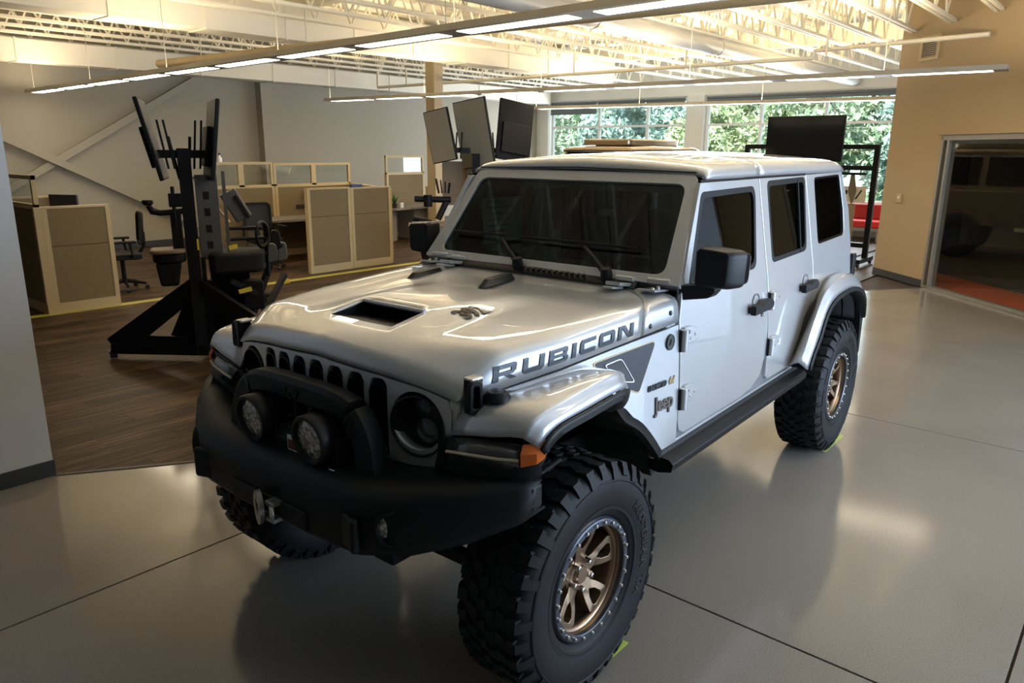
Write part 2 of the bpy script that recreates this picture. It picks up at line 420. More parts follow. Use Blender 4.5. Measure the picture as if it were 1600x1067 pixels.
# diagonal tan wall with the glazed opening
WD = Vector((.6918, .7221, 0)); WP = Vector((-10.457, -.341, 0)); WNn = Vector((.7221, -.6918, 0))   # normal points to the hall
def dw(t, z, d=0.0): p = WP + WD*t + WNn*d; return (p.x, p.y, z)
T0, TG0, TG1, T1 = -1.32, -.02, 3.7, 4.6
mb = MB()
def dbox(mb_, t0, t1, z0, z1, d0, d1): return mb_.add([dw(t, z, d) for z in (z0, z1) for t, d in ((t0, d0), (t1, d0), (t1, d1), (t0, d1))], [(0,3,2,1),(4,5,6,7),(0,1,5,4),(1,2,6,5),(2,3,7,6),(3,0,4,7)])
dbox(mb, T0, TG0, 0, 4.6, -.15, 0); dbox(mb, TG0, TG1, 2.22, 4.6, -.15, 0); dbox(mb, TG1, T1, 0, 4.6, -.15, 0)
wdg = struct(mb, 'wall_diagonal', M_TAN)
struct(dbox(MB(), T0-.005, TG0, 0, .11, -.16, .010), 'baseboard_diagonal', M_BASE)
M_GFR = mat('glazing_frame', (.36, .35, .32), rough=.35, metal=.5)
gw = struct(dbox(MB(), TG0, TG1, 0, .045, -.10, .01), 'window_3', M_GFR)
dbox(MB(), TG0, TG1, 2.14, 2.22, -.10, .01).build('frame_head', M_GFR, gw); dbox(MB(), TG0-.05, TG1, 2.215, 2.25, -.02, .05).build('head_flashing', M_TAN, gw)
for t in (TG0, TG0+.13, TG1-.05): dbox(MB(), t, t+.045, 0, 2.2, -.10, .01).build('frame_jamb', M_GFR, gw)
for a, b in ((TG0+.175, 2.3), (2.31, TG1-.05)): dbox(MB(), a, b, .045, 2.14, -.045, -.035).build('glass_panel', M_GLASSC, gw)
MB().add([dw(2.0+u*.03, 1.0+v, .0) for u, v in ((0,0),(1,0),(1,.3),(0,.3))], [(0,1,2,3)])
# room behind the glass
rm = MB(); rm.bb(-17.2, -11.70, -1.25, -1.13, 0, 4.6); struct(rm, 'wall_side', M_WALLW)
struct(MB().bb(-17.2, -1.8, 7.8, 7.95, 0, 4.6), 'wall_room_back', mat('wall_slate', (.16, .17, .20), rough=.8))
struct(dbox(MB(), T0, 4.7, -.002, .001, -1.15, -.10), 'floor_orange_strip', M_ORANGE)
struct(MB().add([(-17.2, -1.33, .0006), (-11.4, -1.33, .0006), (-7.0, 3.2, .0006), (-7.0, 7.8, .0006), (-17.2, 7.8, .0006)], [(0,1,2,3,4)]), 'floor_carpet', M_CARPET)
struct(MB().bb(-7.35, -7.2, 3.0, 7.8, 0, 4.6), 'wall_return', M_WALLW)
# near side: storefront glazing towards the street, and the wall behind the photographer
mb = MB(); mb.bb(-7.2, 12.2, 5.9, 6.1, 0, .35); mb.bb(-7.2, 12.2, 5.9, 6.1, 3.2, 4.6); mb.bb(-1.1, 12.2, 5.9, 6.1, .35, 3.2)
struct(mb, 'wall_right', M_WALLW)
struct(MB().bb(12.05, 12.2, -13.5, 6.1, 0, 4.6), 'wall_front', M_WALLB)
root = struct(MB().bb(-7.2, -1.1, 5.92, 6.00, .30, .38), 'window_4', M_WFRAME)
for x in np.linspace(-7.15, -1.1, 5): MB().bb(x-.04, x+.04, 5.92, 6.02, .35, 3.2).build('mullion', M_WFRAME, root)
xs_ = np.linspace(-7.15, -1.1, 5)
for a, b in zip(xs_, xs_[1:]): MB().bb(a+.04, b-.04, 5.96, 5.968, .38, 3.2).build('pane', M_GLASSC, root)
# vent grille and thermostat on the tan wall
vg = empty('vent_grille', (0, 0, 0)); tag(vg, 'white louvred air grille high on the tan wall', 'vent')
mb = MB(); ring_prism(mb, [(-.82, 3.285), (-.36, 3.285), (-.36, 3.63), (-.82, 3.63)], [(-.76, 3.33), (-.42, 3.33), (-.42, 3.585), (-.76, 3.585)], lambda u, v, d: dw(u, v, d), .001, .02, c=(-.59, 3.457)); mb.build('grille_frame', M_CREAM, vg)
dbox(MB(), -.77, -.41, 3.32, 3.60, .001, .004).build('grille_back', M_PLAS, vg)
for k in range(9): dbox(MB(), -.76, -.42, 3.338+k*.028, 3.350+k*.028, .004, .014).build('louver', mat('louver_tan', (.35, .28, .18), rough=.5), vg)
th = empty('thermostat', (0, 0, 0)); tag(th, 'small cream thermostat on the tan wall beside the window end', 'thermostat')
dbox(MB(), -.90, -.79, 1.20, 1.34, .001, .025).build('cover', M_CREAM, th, bevel=.005); dbox(MB(), -.87, -.83, 1.27, 1.30, .025, .030).build('dial', M_WHITE if 'M_WHITE' in globals() else M_WFRAME, th)

# ---- ceiling deck, joists
ceil = struct(MB().bb(-17.4, 12.2, -13.5, 8.0, 4.5, 4.62), 'ceiling', M_DECK)
for k in range(26): MB().bb(-17.3, 6.1, -13.4 + k*.82, -13.36+k*.82, 4.455, 4.5).build('deck_rib', M_DECK, ceil)
mb = MB(); x0, x1 = -17.2, 6.0
for dy in (-.035, .035): mb.bb(x0, x1, dy-.022, dy+.022, 3.735, 3.775); mb.bb(x0, x1, dy-.022, dy+.022, 4.40, 4.455)
n = 36; dx = (x1-x0)/n
for k in range(n):
    a = x0 + k*dx; mb.bar((a, 0, 3.76), (a+dx/2, 0, 4.42), .026, .026); mb.bar((a+dx/2, 0, 4.42), (a+dx, 0, 3.76), .026, .026)
jme = mb.mesh('joist', smooth=False); jme.materials.append(M_STEEL)
k = 0; y = 1.5
while y > -13.2:
    if not -8.7 < y < -7.8:
        o = bpy.data.objects.new('joist', jme); COL.objects.link(o); o.parent = ceil; o.location = (0, y, 0)
    y -= .65 if y > -4 else .80
for x in (-5.3, -9.6, -14.2): MB().bb(x-.10, x+.10, -13.3, 1.5, 4.05, 4.40).build('girder', M_STEEL, ceil, bevel=.005)
# ---- ducts and pipes
def duct(name, x0, x1, y0, y1, z0, z1, seam, label, m_=None):
    r_ = empty(name, ((x0+x1)/2, (y0+y1)/2, z0)); tag(r_, label, 'duct')
    cx, cy = (x0+x1)/2, (y0+y1)/2
    b = MB().bb(x0-cx, x1-cx, y0-cy, y1-cy, 0, z1-z0).build('duct_body', m_ or M_DUCT, r_, bevel=.01)
    x = x0+seam
    while x < x1-.2:
        MB().bb(x-cx-.015, x-cx+.015, y0-cy-.012, y1-cy+.012, -.012, z1-z0+.012).build('duct_seam', m_ or M_DUCT, r_); x += seam
    return r_
d1 = duct('rectangular_duct', -13.5, 3.0, -8.45, -8.0, 3.52, 4.00, 1.25, 'large cream rectangular duct high above the cubicles with a vent grille')
MB().bb(3.95, 4.5, .22, .245, .12, .38).build('duct_grille', mat('grille_brown', (.16, .11, .06), rough=.6), d1)
duct('rectangular_duct', -17.0, 4.0, -13.04, -12.6, 3.34, 3.70, 1.6, 'long cream duct running along the top of the back wall')
rd1 = empty('round_duct', (-7.5, -3.7, 3.595)); tag(rd1, 'pale grey round duct running towards the far windows', 'duct')
MB().tube([(9, 0, 0), (-9.6, 0, 0)], .125, n=24).build('duct_pipe', M_DUCTG, rd1)
for x in (-6, -2.5, 1, 4.5): MB().tube([(x, 0, 0), (x+.06, 0, 0)], .132, n=24).build('duct_collar', M_DUCTG, rd1)
for x in (-4, 0, 4): MB().tube([(x, 0, .12), (x, 0, .86)], .006, n=5).build('duct_hanger', M_CABLE, rd1)
gp = empty('gas_pipe', (-4.95, -5, 3.36)); tag(gp, 'tan painted pipe running above the nearest row of pendant lights', 'pipe')
MB().tube([(.55, -6.4, 0), (-.6, 7.2, 0)], .065, n=14).build('pipe_run', mat('pipe_tan', (.42, .33, .19), rough=.5), gp)
for k in range(5): MB().tube([(.5-.22*k, -5+2.6*k, .05), (.5-.22*k, -5+2.6*k, .95)], .007, n=5).build('pipe_hanger', M_CABLE, gp)
sp = empty('sprinkler_pipe', (-9.9, -5, 3.36)); tag(sp, 'thin cream sprinkler pipe with droppers crossing above the second light row', 'pipe')
MB().tube([(.0, -7.2, 0), (-.3, 2.4, 0), (-.33, 2.75, 0), (-.33, 2.78, .10), (-.30, 2.85, .10), (.02, 5.14, .10)], .032, n=10).build('pipe_run', M_STEEL, sp)
for k in range(5): MB().tube([(-.05*k, -6.2+2.3*k, .0), (-.05*k, -6.2+2.3*k, .36)], .018, n=6).build('dropper', M_STEEL, sp)
MB().tube([(0, -7.2, 0), (0, -7.2, .36)], .03, n=8).build('riser', M_STEEL, sp)

# ---- freestanding column with bracket
cl = empty('steel_column', (-9.60, -9.98, 0)); tag(cl, 'tan square steel column standing in front of the back wall', 'column')
MB().bb(-.13, .13, -.13, .13, 0, 4.05).build('column_shaft', mat('column_tan', (.42, .33, .20), rough=.55), cl, bevel=.004)
MB().prism([(-.1, 3.86), (.12, 3.86), (.75, 3.60), (.75, 3.66), (.1, 4.04), (-.1, 4.04)], lambda u, v, d: (-u*.2 - d, u, v), -.10, .10).build('bracket', MATS['column_tan'], cl)

# ---- pendant light rows
def light_row(p0, p1, n, label, z=2.85, up=0, down=0, w_=.30):
    p0 = Vector((*p0, z)); p1 = Vector((*p1, z)); d = (p1-p0).normalized(); L = (p1-p0).length; pitch = L/n
    r_ = empty('pendant_light', p0, math.atan2(d.y, d.x)); tag(r_, label, 'pendant light', 'suspended linear light rows')
    MB().prism([(-w_/2, .0), (-w_/2+.02, .055), (-w_/2+.04, .055), (-w_/2+.04, .025), (w_/2-.04, .025), (w_/2-.04, .055), (w_/2-.02, .055), (w_/2, .0)], lambda u, v, dd: (dd, u, v), -.03, L+.03).build('housing', M_HOUS, r_)
    for k in range(n):
        MB().bb(k*pitch+.11, (k+1)*pitch-.11, -w_/2+.07, w_/2-.07, -.004, .010).build('diffuser', M_LENSW, r_)
        MB().bb(k*pitch+.05, (k+1)*pitch-.05, -w_/2+.05, w_/2-.05, .026, .034).build('uplight', M_LENSW, r_)
    for k in range(0, n+1, 2):
        MB().tube([(k*pitch, 0, .05), (k*pitch, 0, 4.45-z)], .004, n=4).build('cable', M_CABLE, r_)
    for pw_, zz, rot in ((up, .06, (PI, 0, 0)), (down, -.012, (0, 0, 0))):
        if pw_:
            l = bpy.data.lights.new('lamp', 'AREA'); l.shape = 'RECTANGLE'; l.size = L; l.size_y = w_*.7; l.energy = pw_; l.color = (1.0, .78, .48)
            o = bpy.data.objects.new('lamp', l); COL.objects.link(o); o.parent = r_; o.location = (L/2, 0, zz); o.rotation_euler = rot
    return r_
light_row((-2.87, -12.84), (-2.34, 3.0), 12, 'nearest long row of suspended linear lights, passing over the hood', up=270, down=120)
light_row((-7.22, -10.4), (-8.16, .64), 9, 'second row of suspended linear lights, ending in front of the tan wall', up=300, down=110)
light_row((-11.6, -8.8), (-12.6, -1.4), 6, 'third row of suspended linear lights, across the far windows', up=330, down=90)
# ---- green tape at the wheels
for (x, y, lab) in ((-.14, .855, 'green tape strip on the concrete under the front wheel'), (-3.14, .760, 'green tape strip on the concrete under the rear wheel')):
    t = MB().bb(-.20, .20, -.013, .013, 0, .0015).build('floor_tape', M_GREEN, None, loc=(x, y, .0006), rotz=R(1)); tag(t, lab, 'tape', 'wheel position tapes')
t = MB().bb(-9.0, .9, -.08, .08, 0, .001).build('floor_tape', mat('floor_tape_olive', (.40, .36, .07), rough=.5), None, loc=(0, -7.70, .0)); tag(t, 'long yellow floor tape along the front of the cubicles', 'tape')
# =================================================================== the silver off-road vehicle
M_PAINT = mat('silver_paint', (0.54, 0.555, 0.58), rough=0.34, metal=0.45, coat=1.0, coat_rough=0.015)
M_PAINT.node_tree.nodes['Principled BSDF'].inputs['Coat IOR'].default_value = 1.62
M_BLACK = mat('black_plastic', (0.010, 0.0105, 0.012), rough=0.42, spec=0.32, bump=(900, 0.15, 0.0006))
M_BLACKS = mat('black_steel', (0.0075, 0.008, 0.009), rough=0.48, spec=0.3, bump=(700, 0.2, 0.0008))
M_GLOSSB = mat('gloss_black', (0.008, 0.008, 0.009), rough=0.12)
M_RUBBER = mat('tyre_rubber', (0.0125, 0.013, 0.015), rough=0.6, spec=.35, bump=(350, 0.15, 0.001))
M_BRONZE = mat('bronze_wheel', (0.36, 0.25, 0.165), rough=0.34, metal=0.9)
M_RING = mat('beadlock_grey', (0.13, 0.145, 0.175), rough=0.32, metal=0.85)
M_CHROME = mat('bright_steel', (0.75, 0.76, 0.78), rough=0.16, metal=1.0)
M_ALU = mat('dull_aluminium', (0.42, 0.42, 0.42), rough=0.35, metal=0.9)
M_AMBER = mat('amber_lens', (0.75, 0.16, 0.02), rough=0.12, coat=1.0)
M_RED = mat('red_lens', (0.45, 0.02, 0.02), rough=0.15, coat=1.0)
M_GRAPH = mat('decal_charcoal', (0.045, 0.05, 0.06), rough=0.35, metal=0.3)
M_DARK = mat('interior_dark', (0.012, 0.012, 0.013), rough=0.8)
M_GOLD = mat('decal_gold_edge', (0.55, 0.42, 0.24), rough=0.3, metal=0.6)
M_WHITEP = mat('paper_white', (0.8, 0.82, 0.78), rough=0.7)
M_SKID = mat('worn_underbody', (0.05, 0.055, 0.065), rough=0.45, metal=0.4)
def tinted(name, tint):
    mt = bpy.data.materials.new(name); mt.use_nodes = True; nt = mt.node_tree; nt.nodes.clear()
    o = nt.nodes.new('ShaderNodeOutputMaterial'); mx = nt.nodes.new('ShaderNodeMixShader'); fr = schlick(nt)
    tr = nt.nodes.new('ShaderNodeBsdfTransparent'); tr.inputs[0].default_value = (*tint, 1)
    gl = nt.nodes.new('ShaderNodeBsdfGlossy'); gl.inputs['Roughness'].default_value = 0.015; gl.inputs[0].default_value = (0.55, 0.58, 0.60, 1)
    nt.links.new(fr.outputs[0], mx.inputs[0]); nt.links.new(tr.outputs[0], mx.inputs[1]); nt.links.new(gl.outputs[0], mx.inputs[2]); nt.links.new(mx.outputs[0], o.inputs[0])
    MATS[name] = mt; return mt
M_WIND = tinted('windshield_glass', (0.55, 0.61, 0.59))
M_PRIV = tinted('privacy_glass', (0.07, 0.08, 0.08))
def lens_mat():
    mt = mat('lamp_lens_facets', (0.30, 0.29, 0.27), rough=0.18, metal=0.6, coat=1.0)
    nt = mt.node_tree; b = nt.nodes['Principled BSDF']; tc = nt.nodes.new('ShaderNodeTexCoord')
    vo = nt.nodes.new('ShaderNodeTexVoronoi'); vo.inputs['Scale'].default_value = 62; nt.links.new(tc.outputs['Object'], vo.inputs['Vector'])
    rp = nt.nodes.new('ShaderNodeValToRGB'); rp.color_ramp.elements[0].color = (0.75, 0.72, 0.66, 1); rp.color_ramp.elements[1].color = (0.16, 0.15, 0.14, 1); rp.color_ramp.elements[1].position = 0.75
    nt.links.new(vo.outputs['Distance'], rp.inputs[0]); nt.links.new(rp.outputs[0], b.inputs['Base Color'])
    bp = nt.nodes.new('ShaderNodeBump'); bp.inputs['Strength'].default_value = 0.8; bp.inputs['Distance'].default_value = 0.004
    nt.links.new(vo.outputs['Distance'], bp.inputs['Height']); nt.links.new(bp.outputs[0], b.inputs['Normal'])
    return mt
M_LENS = lens_mat()

V = empty('off_road_vehicle', (0, 0, -.018), R(2.212))
tag(V, 'silver four-door off-road vehicle with huge tyres and a scooped hood, parked on the polished concrete', 'car')

def itp(x, xs, ys):
    """piecewise linear, xs ascending or descending"""
    if xs[0] > xs[-1]: xs = xs[::-1]; ys = ys[::-1]
    return float(np.interp(x, xs, ys))
def smooth01(t):
    t = max(0.0, min(1.0, t)); return t*t*(3-2*t)
BELT = 1.33
def S(z):
    if z > BELT: return 0.768 - (z-BELT)*0.15
    return 0.768 + (BELT-z)*0.048 + 0.012*math.sin(PI*min(1, max(0, (BELT-z)/0.6)))
ZL = [0.78, 0.84, 0.90, 0.96, 1.02, 1.08, 1.14, 1.20, 1.26, 1.30, 1.33]
def panel(name, outer, sgn=1, hole=None, off=0.0, thick=0.022, material=None, parent=None, bevel=0.004, c=None, yf=S, zl=ZL):
    """sheet-metal panel: polygon in (x,z) laid on the body side"""
    bm = bmesh.new()
    if hole:
        A, B = ring_poly(outer, hole, c); n = len(A)
        va = [bm.verts.new((p[0], 0, p[1])) for p in A]; vb = [bm.verts.new((p[0], 0, p[1])) for p in B]
        for i in range(n):
            j = (i+1) % n
            try: bm.faces.new((va[i], va[j], vb[j], vb[i]))
            except ValueError: pass
    else:
        bm.faces.new([bm.verts.new((p[0], 0, p[1])) for p in outer])
    for z in zl:
        bmesh.ops.bisect_plane(bm, geom=bm.verts[:]+bm.edges[:]+bm.faces[:], plane_co=(0,0,z), plane_no=(0,0,1))
    bmesh.ops.remove_doubles(bm, verts=bm.verts, dist=0.0004)
    for v in bm.verts: v.co.y = sgn*(yf(v.co.z)+off)
    glass = name.endswith('glass')
    bm.normal_update()
    for f in bm.faces:
        if f.normal.y*sgn < 0: f.normal_flip()
    me = bpy.data.meshes.new(name); bm.to_mesh(me); bm.free()
    if not glass: me.shade_smooth()
    if material: me.materials.append(material)
    o = bpy.data.objects.new(name, me); COL.objects.link(o); o.parent = parent
    if thick:
        md = o.modifiers.new('solid', 'SOLIDIFY'); md.thickness = thick; md.offset = -1
    if bevel:
        md = o.modifiers.new('bevel', 'BEVEL'); md.width = bevel; md.segments = 2; md.limit_method = 'ANGLE'; md.angle_limit = R(35); md.harden_normals = True
    return o

# ---------------------------------------------------------------- hood and cowl
def hood_ys(x): return itp(x, [0.45, 0.3, 0.0, -0.5, -0.82], [0.605, 0.655, 0.710, 0.752, 0.768])
def hood_zs(x): return itp(x, [0.45, 0.0, -0.5, -0.82], [1.195, 1.226, 1.254, 1.266])
def hood_q(q): return itp(q, [0, .010, .022, .034, .05, .10, .16, .22, .5, .9, 1.3], [1.262, 1.287, 1.308, 1.3185, 1.323, 1.331, 1.338, 1.344, 1.360, 1.376, 1.390])
def hood_xf(y): return 0.50 - 0.075*min(1.0, (abs(y)/0.6))**2
def hood_drop(y, q): return itp(abs(y), [0, .33, .5, .57, .61], [0, .019, .040, .058, .074])*(1-smooth01(q/.18))
HDY = [0, 0.0, .003, .010, .024, .048, .085, .14, .21]
HF = [0, .30, .55, .73, .86, .935, .970, .985, .990]
HYA = [.38, .345, .30, .25, .21, .175, .12, .05, 0]
def bulge(x, y):
    a = max(0.0, min(1.0, (0.345-abs(y))/0.135))
    h = itp(x, [.44, .32, .12, -.05, -.30, -.42], [0, .006, .028, .026, .014, 0])
    return a*h
XR = [-.506, -.509, -.515, -.53, -.555, -.59, -.64, -.70, -.775] + [-.775]*len(HYA)
def hood_pt(x, i, yref):
    """profile index i at station x"""
    ys = hood_ys(x)
    y = ys - HDY[i] if i < len(HDY) else HYA[i-len(HDY)]
    q = hood_xf(y) - x
    zc = hood_q(max(0, q)) - hood_drop(y, q); zs = hood_zs(x)
    f = HF[i] if i < len(HF) else itp(y, [0, .45], [1, .992])
    return Vector((x, y, zs + (zc-zs)*f + bulge(x, y)))
HQ = [0, .010, .022, .034, .05, .10, .15]
HX = [.30, .27, .24, .20, .16, .125, .05, 0, -.08, -.16, -.24, -.32, -.40, -.48, -.53, -.58, -.63, -.68, -.73, -.775]
def hood_surface(rear=False):
    P = []
    idx = list(range(len(HDY)+len(HYA)))
    full = [(i, 1) for i in idx] + [(i, -1) for i in idx[-2::-1]]
    if not rear: stations = [('q', q) for q in HQ] + [('x', x) for x in HX]
    else: stations = [('c', k/6) for k in range(7)]
    for kind, val in stations:
        row = []
        for i, s in full:
            y0 = (hood_ys(.2)-HDY[i]) if i < len(HDY) else HYA[i-len(HDY)]
            if kind == 'q':
                x = hood_xf(y0) - val
                for _ in range(6):
                    yy = (hood_ys(x)-HDY[i]) if i < len(HDY) else y0
                    x = hood_xf(yy) - val
            elif kind == 'x':
                ya = (hood_ys(val-.05)-HDY[i]) if i < len(HDY) else y0
                x = max(XR[i], val + (hood_xf(ya)-0.5)*max(0, min(1, val/0.35)))
            else: x = XR[i] - 0.006 + (-0.80 - (XR[i]-0.006))*val
            p = hood_pt(x, i, y0); row.append((p.x, s*p.y, p.z))
        P.append(row)
    return P
P = hood_surface()
mb = MB(); nv = len(P[0]); vs = [p for r_ in P for p in r_]; fs = []
HOLE_ROWS = (len(HQ), len(HQ)+5)         # x = .30 .. .125
mid = len(HDY)+len(HYA)-1
h0 = len(HDY) + HYA.index(.175); h1 = 2*mid - h0
for i in range(len(P)-1):
    for j in range(nv-1):
        if HOLE_ROWS[0] <= i < HOLE_ROWS[1] and h0 <= j < h1: continue
        fs.append((i*nv+j, i*nv+j+1, (i+1)*nv+j+1, (i+1)*nv+j))
mb.add(vs, fs)
hood = mb.build('hood', M_PAINT, V, merge=0.0006, sharp=50)
def up_normals(o):
    bm = bmesh.new(); bm.from_mesh(o.data); bm.normal_update()
    if sum(f.normal.z*f.calc_area() for f in bm.faces) < 0: bmesh.ops.reverse_faces(bm, faces=bm.faces)
    bm.to_mesh(o.data); bm.free()
up_normals(hood)
md = hood.modifiers.new('solid', 'SOLIDIFY'); md.thickness = 0.012; md.offset = -1
# scoop duct under the hole
mb = MB()
zf = P[HOLE_ROWS[0]][mid][2]; zr = P[HOLE_ROWS[1]][mid][2]
mb.grid([[(0.297, y, zf-0.004) for y in (-.173, 0, .173)], [(0.0, y, zf-0.050) for y in (-.173, 0, .173)], [(0.0, y, zr-.01) for y in (-.173, 0, .173)]])
for s in (-1, 1): mb.grid([[(0.298, s*.173, zf-.004), (0.0, s*.173, zf-.055)], [(0.298, s*.173, zf-.002), (0.0, s*.173, zr-.008)]])
for y in (-.058, .058): mb.bb(.02, .11, y-.005, y+.005, zf-.045, zr-.016)
mb.build('scoop_duct', M_BLACK, hood, flip=False)
mb = MB()
mb.tube([(0.122, y, P[HOLE_ROWS[1]][mid][2]-0.004) for y in (-.172, -.1, 0, .1, .172)], 0.010, n=10)
mb.build('scoop_lip', M_PAINT, hood)
# cowl between hood and doors
P2 = hood_surface(rear=True)
cowl = MB().grid(P2).build('cowl', M_PAINT, V, merge=0.0006, sharp=50); up_normals(cowl)
md = cowl.modifiers.new('solid', 'SOLIDIFY'); md.thickness = 0.012; md.offset = -1
mb = MB()   # black vent panel in front of the windshield
mb.grid([[(-.760, y, 1.386-.010*abs(y)), (-.785, y, 1.404-.010*abs(y)), (-.83, y, 1.430-.010*abs(y))] for y in np.linspace(-.56, .56, 15)])
cv = mb.build('cowl_vent', M_BLACK, V, solid=0.012); up_normals(cv)
for k in range(13):
    y = -.10 + k*.032
    MB().box((-.795, y, 1.415), (.055, .010, .012), Matrix.Rotation(R(25), 3, 'Z')).build('vent_slat', M_BLACK, cv)
# black rubber hood nozzles
for y in (-.455, .005):
    mb = MB()
    z0 = 1.373 if y < -.2 else 1.392
    rot = Matrix.Rotation(R(8), 3, 'Z')
    for (a, b, hh) in ((-.12, -.09, .004), ): pass
    base = [(-.125,-.030),(.10,-.030),(.135,-.012),(.135,.012),(.10,.030),(-.125,.030)]
    top = [(-.11,-.018),(.06,-.018),(.085,-.008),(.085,.008),(.06,.018),(-.11,.018)]
    vs = [Vector((-.50, y, z0)) + rot @ Vector((a, b, -.012*a-.006)) for a, b in base] + [Vector((-.50, y, z0)) + rot @ Vector((a, b, .026-.012*a)) for a, b in top]
    n = 6; mb.add(vs, [tuple(range(n, 2*n)), tuple(range(n))[::-1]] + [(i, (i+1) % n, n+(i+1) % n, n+i) for i in range(n)])
    mb.build('hood_vent', M_BLACK, V, bevel=.004)
# wipers
for (y0, y1) in ((-.11, -.30), (.40, .20)):
    mb = MB()
    a = Vector((-.805, y0, 1.43)); b = Vector((-.90, y1, 1.545))
    mb.tube([a, a.lerp(b, .5) + Vector((.012,0,.012)), b], [.016, .012, .007], n=8)
    mb.lathe([(0, .03), (.024, .03), (.028, 0), (.028, -.03)], a, (0.2, 0, 1), n=14)
    mb.tube([b + Vector((.006, -.32, .006)), b + Vector((.010,0,.008)), b + Vector((.004, .30, .004))], .006, n=6)
    mb.build('wiper', M_BLACK, V)
# hood hinges and windshield hinges (silver)
for s in (-1, 1):
    mb = MB(); mb.box((-.745, s*.50, 1.408), (.10, .075, .016), Matrix.Rotation(R(-8), 3, 'Y')); mb.tube([(-.80, s*.455, 1.425), (-.80, s*.545, 1.425)], .013, n=10)
    mb.box((-.70, s*.50, 1.398), (.09, .05, .01), Matrix.Rotation(R(-8), 3, 'Y'))
    mb.build('hood_hinge', M_PAINT, V, bevel=.003)
    mb = MB(); mb.box((-.775, s*.655, 1.395), (.13, .085, .010), Matrix.Rotation(R(-6), 3, 'Y')); mb.tube([(-.825, s*.60, 1.425), (-.825, s*.71, 1.425)], .015, n=10)
    for dx in (-.75, -.80): mb.lathe([(0,.012),(.008,.010),(.010,0)], (dx, s*.665, 1.398), n=8)
    mb.build('windshield_hinge', M_PAINT, V, bevel=.003)
# hood latches: rubber body, catch, dish on the fender
for s in (-1, 1):
    mb = MB()
    ring_prism(mb, round_poly([(-.032,-.058),(.032,-.058),(.028,.052),(-.028,.052)], .018), round_poly([(-.016,-.038),(.016,-.038),(.014,.034),(-.014,.034)], .010),
               lambda u, v, d: (0.392 - u*.75 + d*.35, s*(0.648 + d + u*.25), 1.218 + v), 0.0, .030)
    la = mb.build('hood_latch', M_BLACK, V, bevel=.004)
    MB().box((.385, s*.648, 1.216), (.065, .03, .115)).build('latch_plate', M_GLOSSB, la, bevel=.006)
    MB().bb(.352, .408, s*.622, s*.664, 1.262, 1.275).build('latch_hook', M_PAINT, la, bevel=.006)
    MB().lathe([(0,.030),(.030,.028),(.045,.012),(.048,0)], (.33, s*.70, 1.198), n=16).build('latch_base', M_BLACK, la)

# ---------------------------------------------------------------- windshield
wt = Vector((-.333, 0, .446)).normalized(); w0 = Vector((-.818, 0, 1.424)); wn = Vector((.446, 0, .333)).normalized(); WL = .563
def wfn(u, v, d): p = w0 + wt*v + wn*d; return (p.x, u, p.z)
outer = round_poly([(-.757, -.01), (.757, -.01), (.654, WL), (-.654, WL)], [.01, .01, .05, .05])
hole = round_poly([(-.668, .035), (.668, .035), (.612, WL-.058), (-.612, WL-.058)], .055, n=6)
wf = ring_prism(MB(), outer, hole, wfn, -.055, .0).build('windshield_frame', M_PAINT, V, bevel=.012, seg=3)
gl = MB().prism(hole, wfn, -.016, -.012).build('windshield_glass', M_WIND, wf)
seal = ring_prism(MB(), [(u*1.004, v + (.002 if v > .25 else -.002)) for u, v in hole], round_poly([(-.630, .070), (.630, .070), (.575, WL-.10), (-.575, WL-.10)], .05, n=6), wfn, -.018, -.0165).build('glass_border', M_GLOSSB, wf)

# ---------------------------------------------------------------- roof
def roof_rows(x0, x1, n, crown):
    rows = []
    prof = [(.692, 0), (.691, .028), (.682, .052), (.662, .068), (.62, .080), (.55, .088), (.40, .102), (.2, .116), (0, .122)]
    for k in range(n+1):
        x = x0 + (x1-x0)*k/n; c = crown(x); row = []
        for s in (1, -1):
            for y, h in (prof if s > 0 else prof[-2::-1]): row.append((x, s*y, 1.85 + h*c))
        rows.append(row)
    return rows
def crown1(x): return itp(x, [-1.150, -1.175, -1.22, -1.35, -1.8, -2.4, -3.15, -3.25, -3.30], [.36, .62, .76, .88, .99, 1.03, .98, .86, .55])
rf = MB().grid(roof_rows(-1.150, -1.788, 14, crown1)).build('roof_panel', M_PAINT, V, sharp=50); up_normals(rf)
md = rf.modifiers.new('solid', 'SOLIDIFY'); md.thickness = .02; md.offset = -1
rr = roof_rows(-1.796, -3.30, 22, crown1)
rr2 = MB().grid(rr).build('hard_top', M_PAINT, V, sharp=50); up_normals(rr2)
md = rr2.modifiers.new('solid', 'SOLIDIFY'); md.thickness = .02; md.offset = -1
MB().tube([(-1.150, -.645, 1.880), (-1.150, 0, 1.892), (-1.150, .645, 1.880)], .0035, n=6).build('roof_seal', M_BLACK, V)
for s in (-1, 1):
    MB().tube([(-1.10, s*.686, 1.842), (-1.79, s*.689, 1.847), (-2.52, s*.689, 1.848)], .007, n=6).build('gutter_seal', M_BLACK, V)

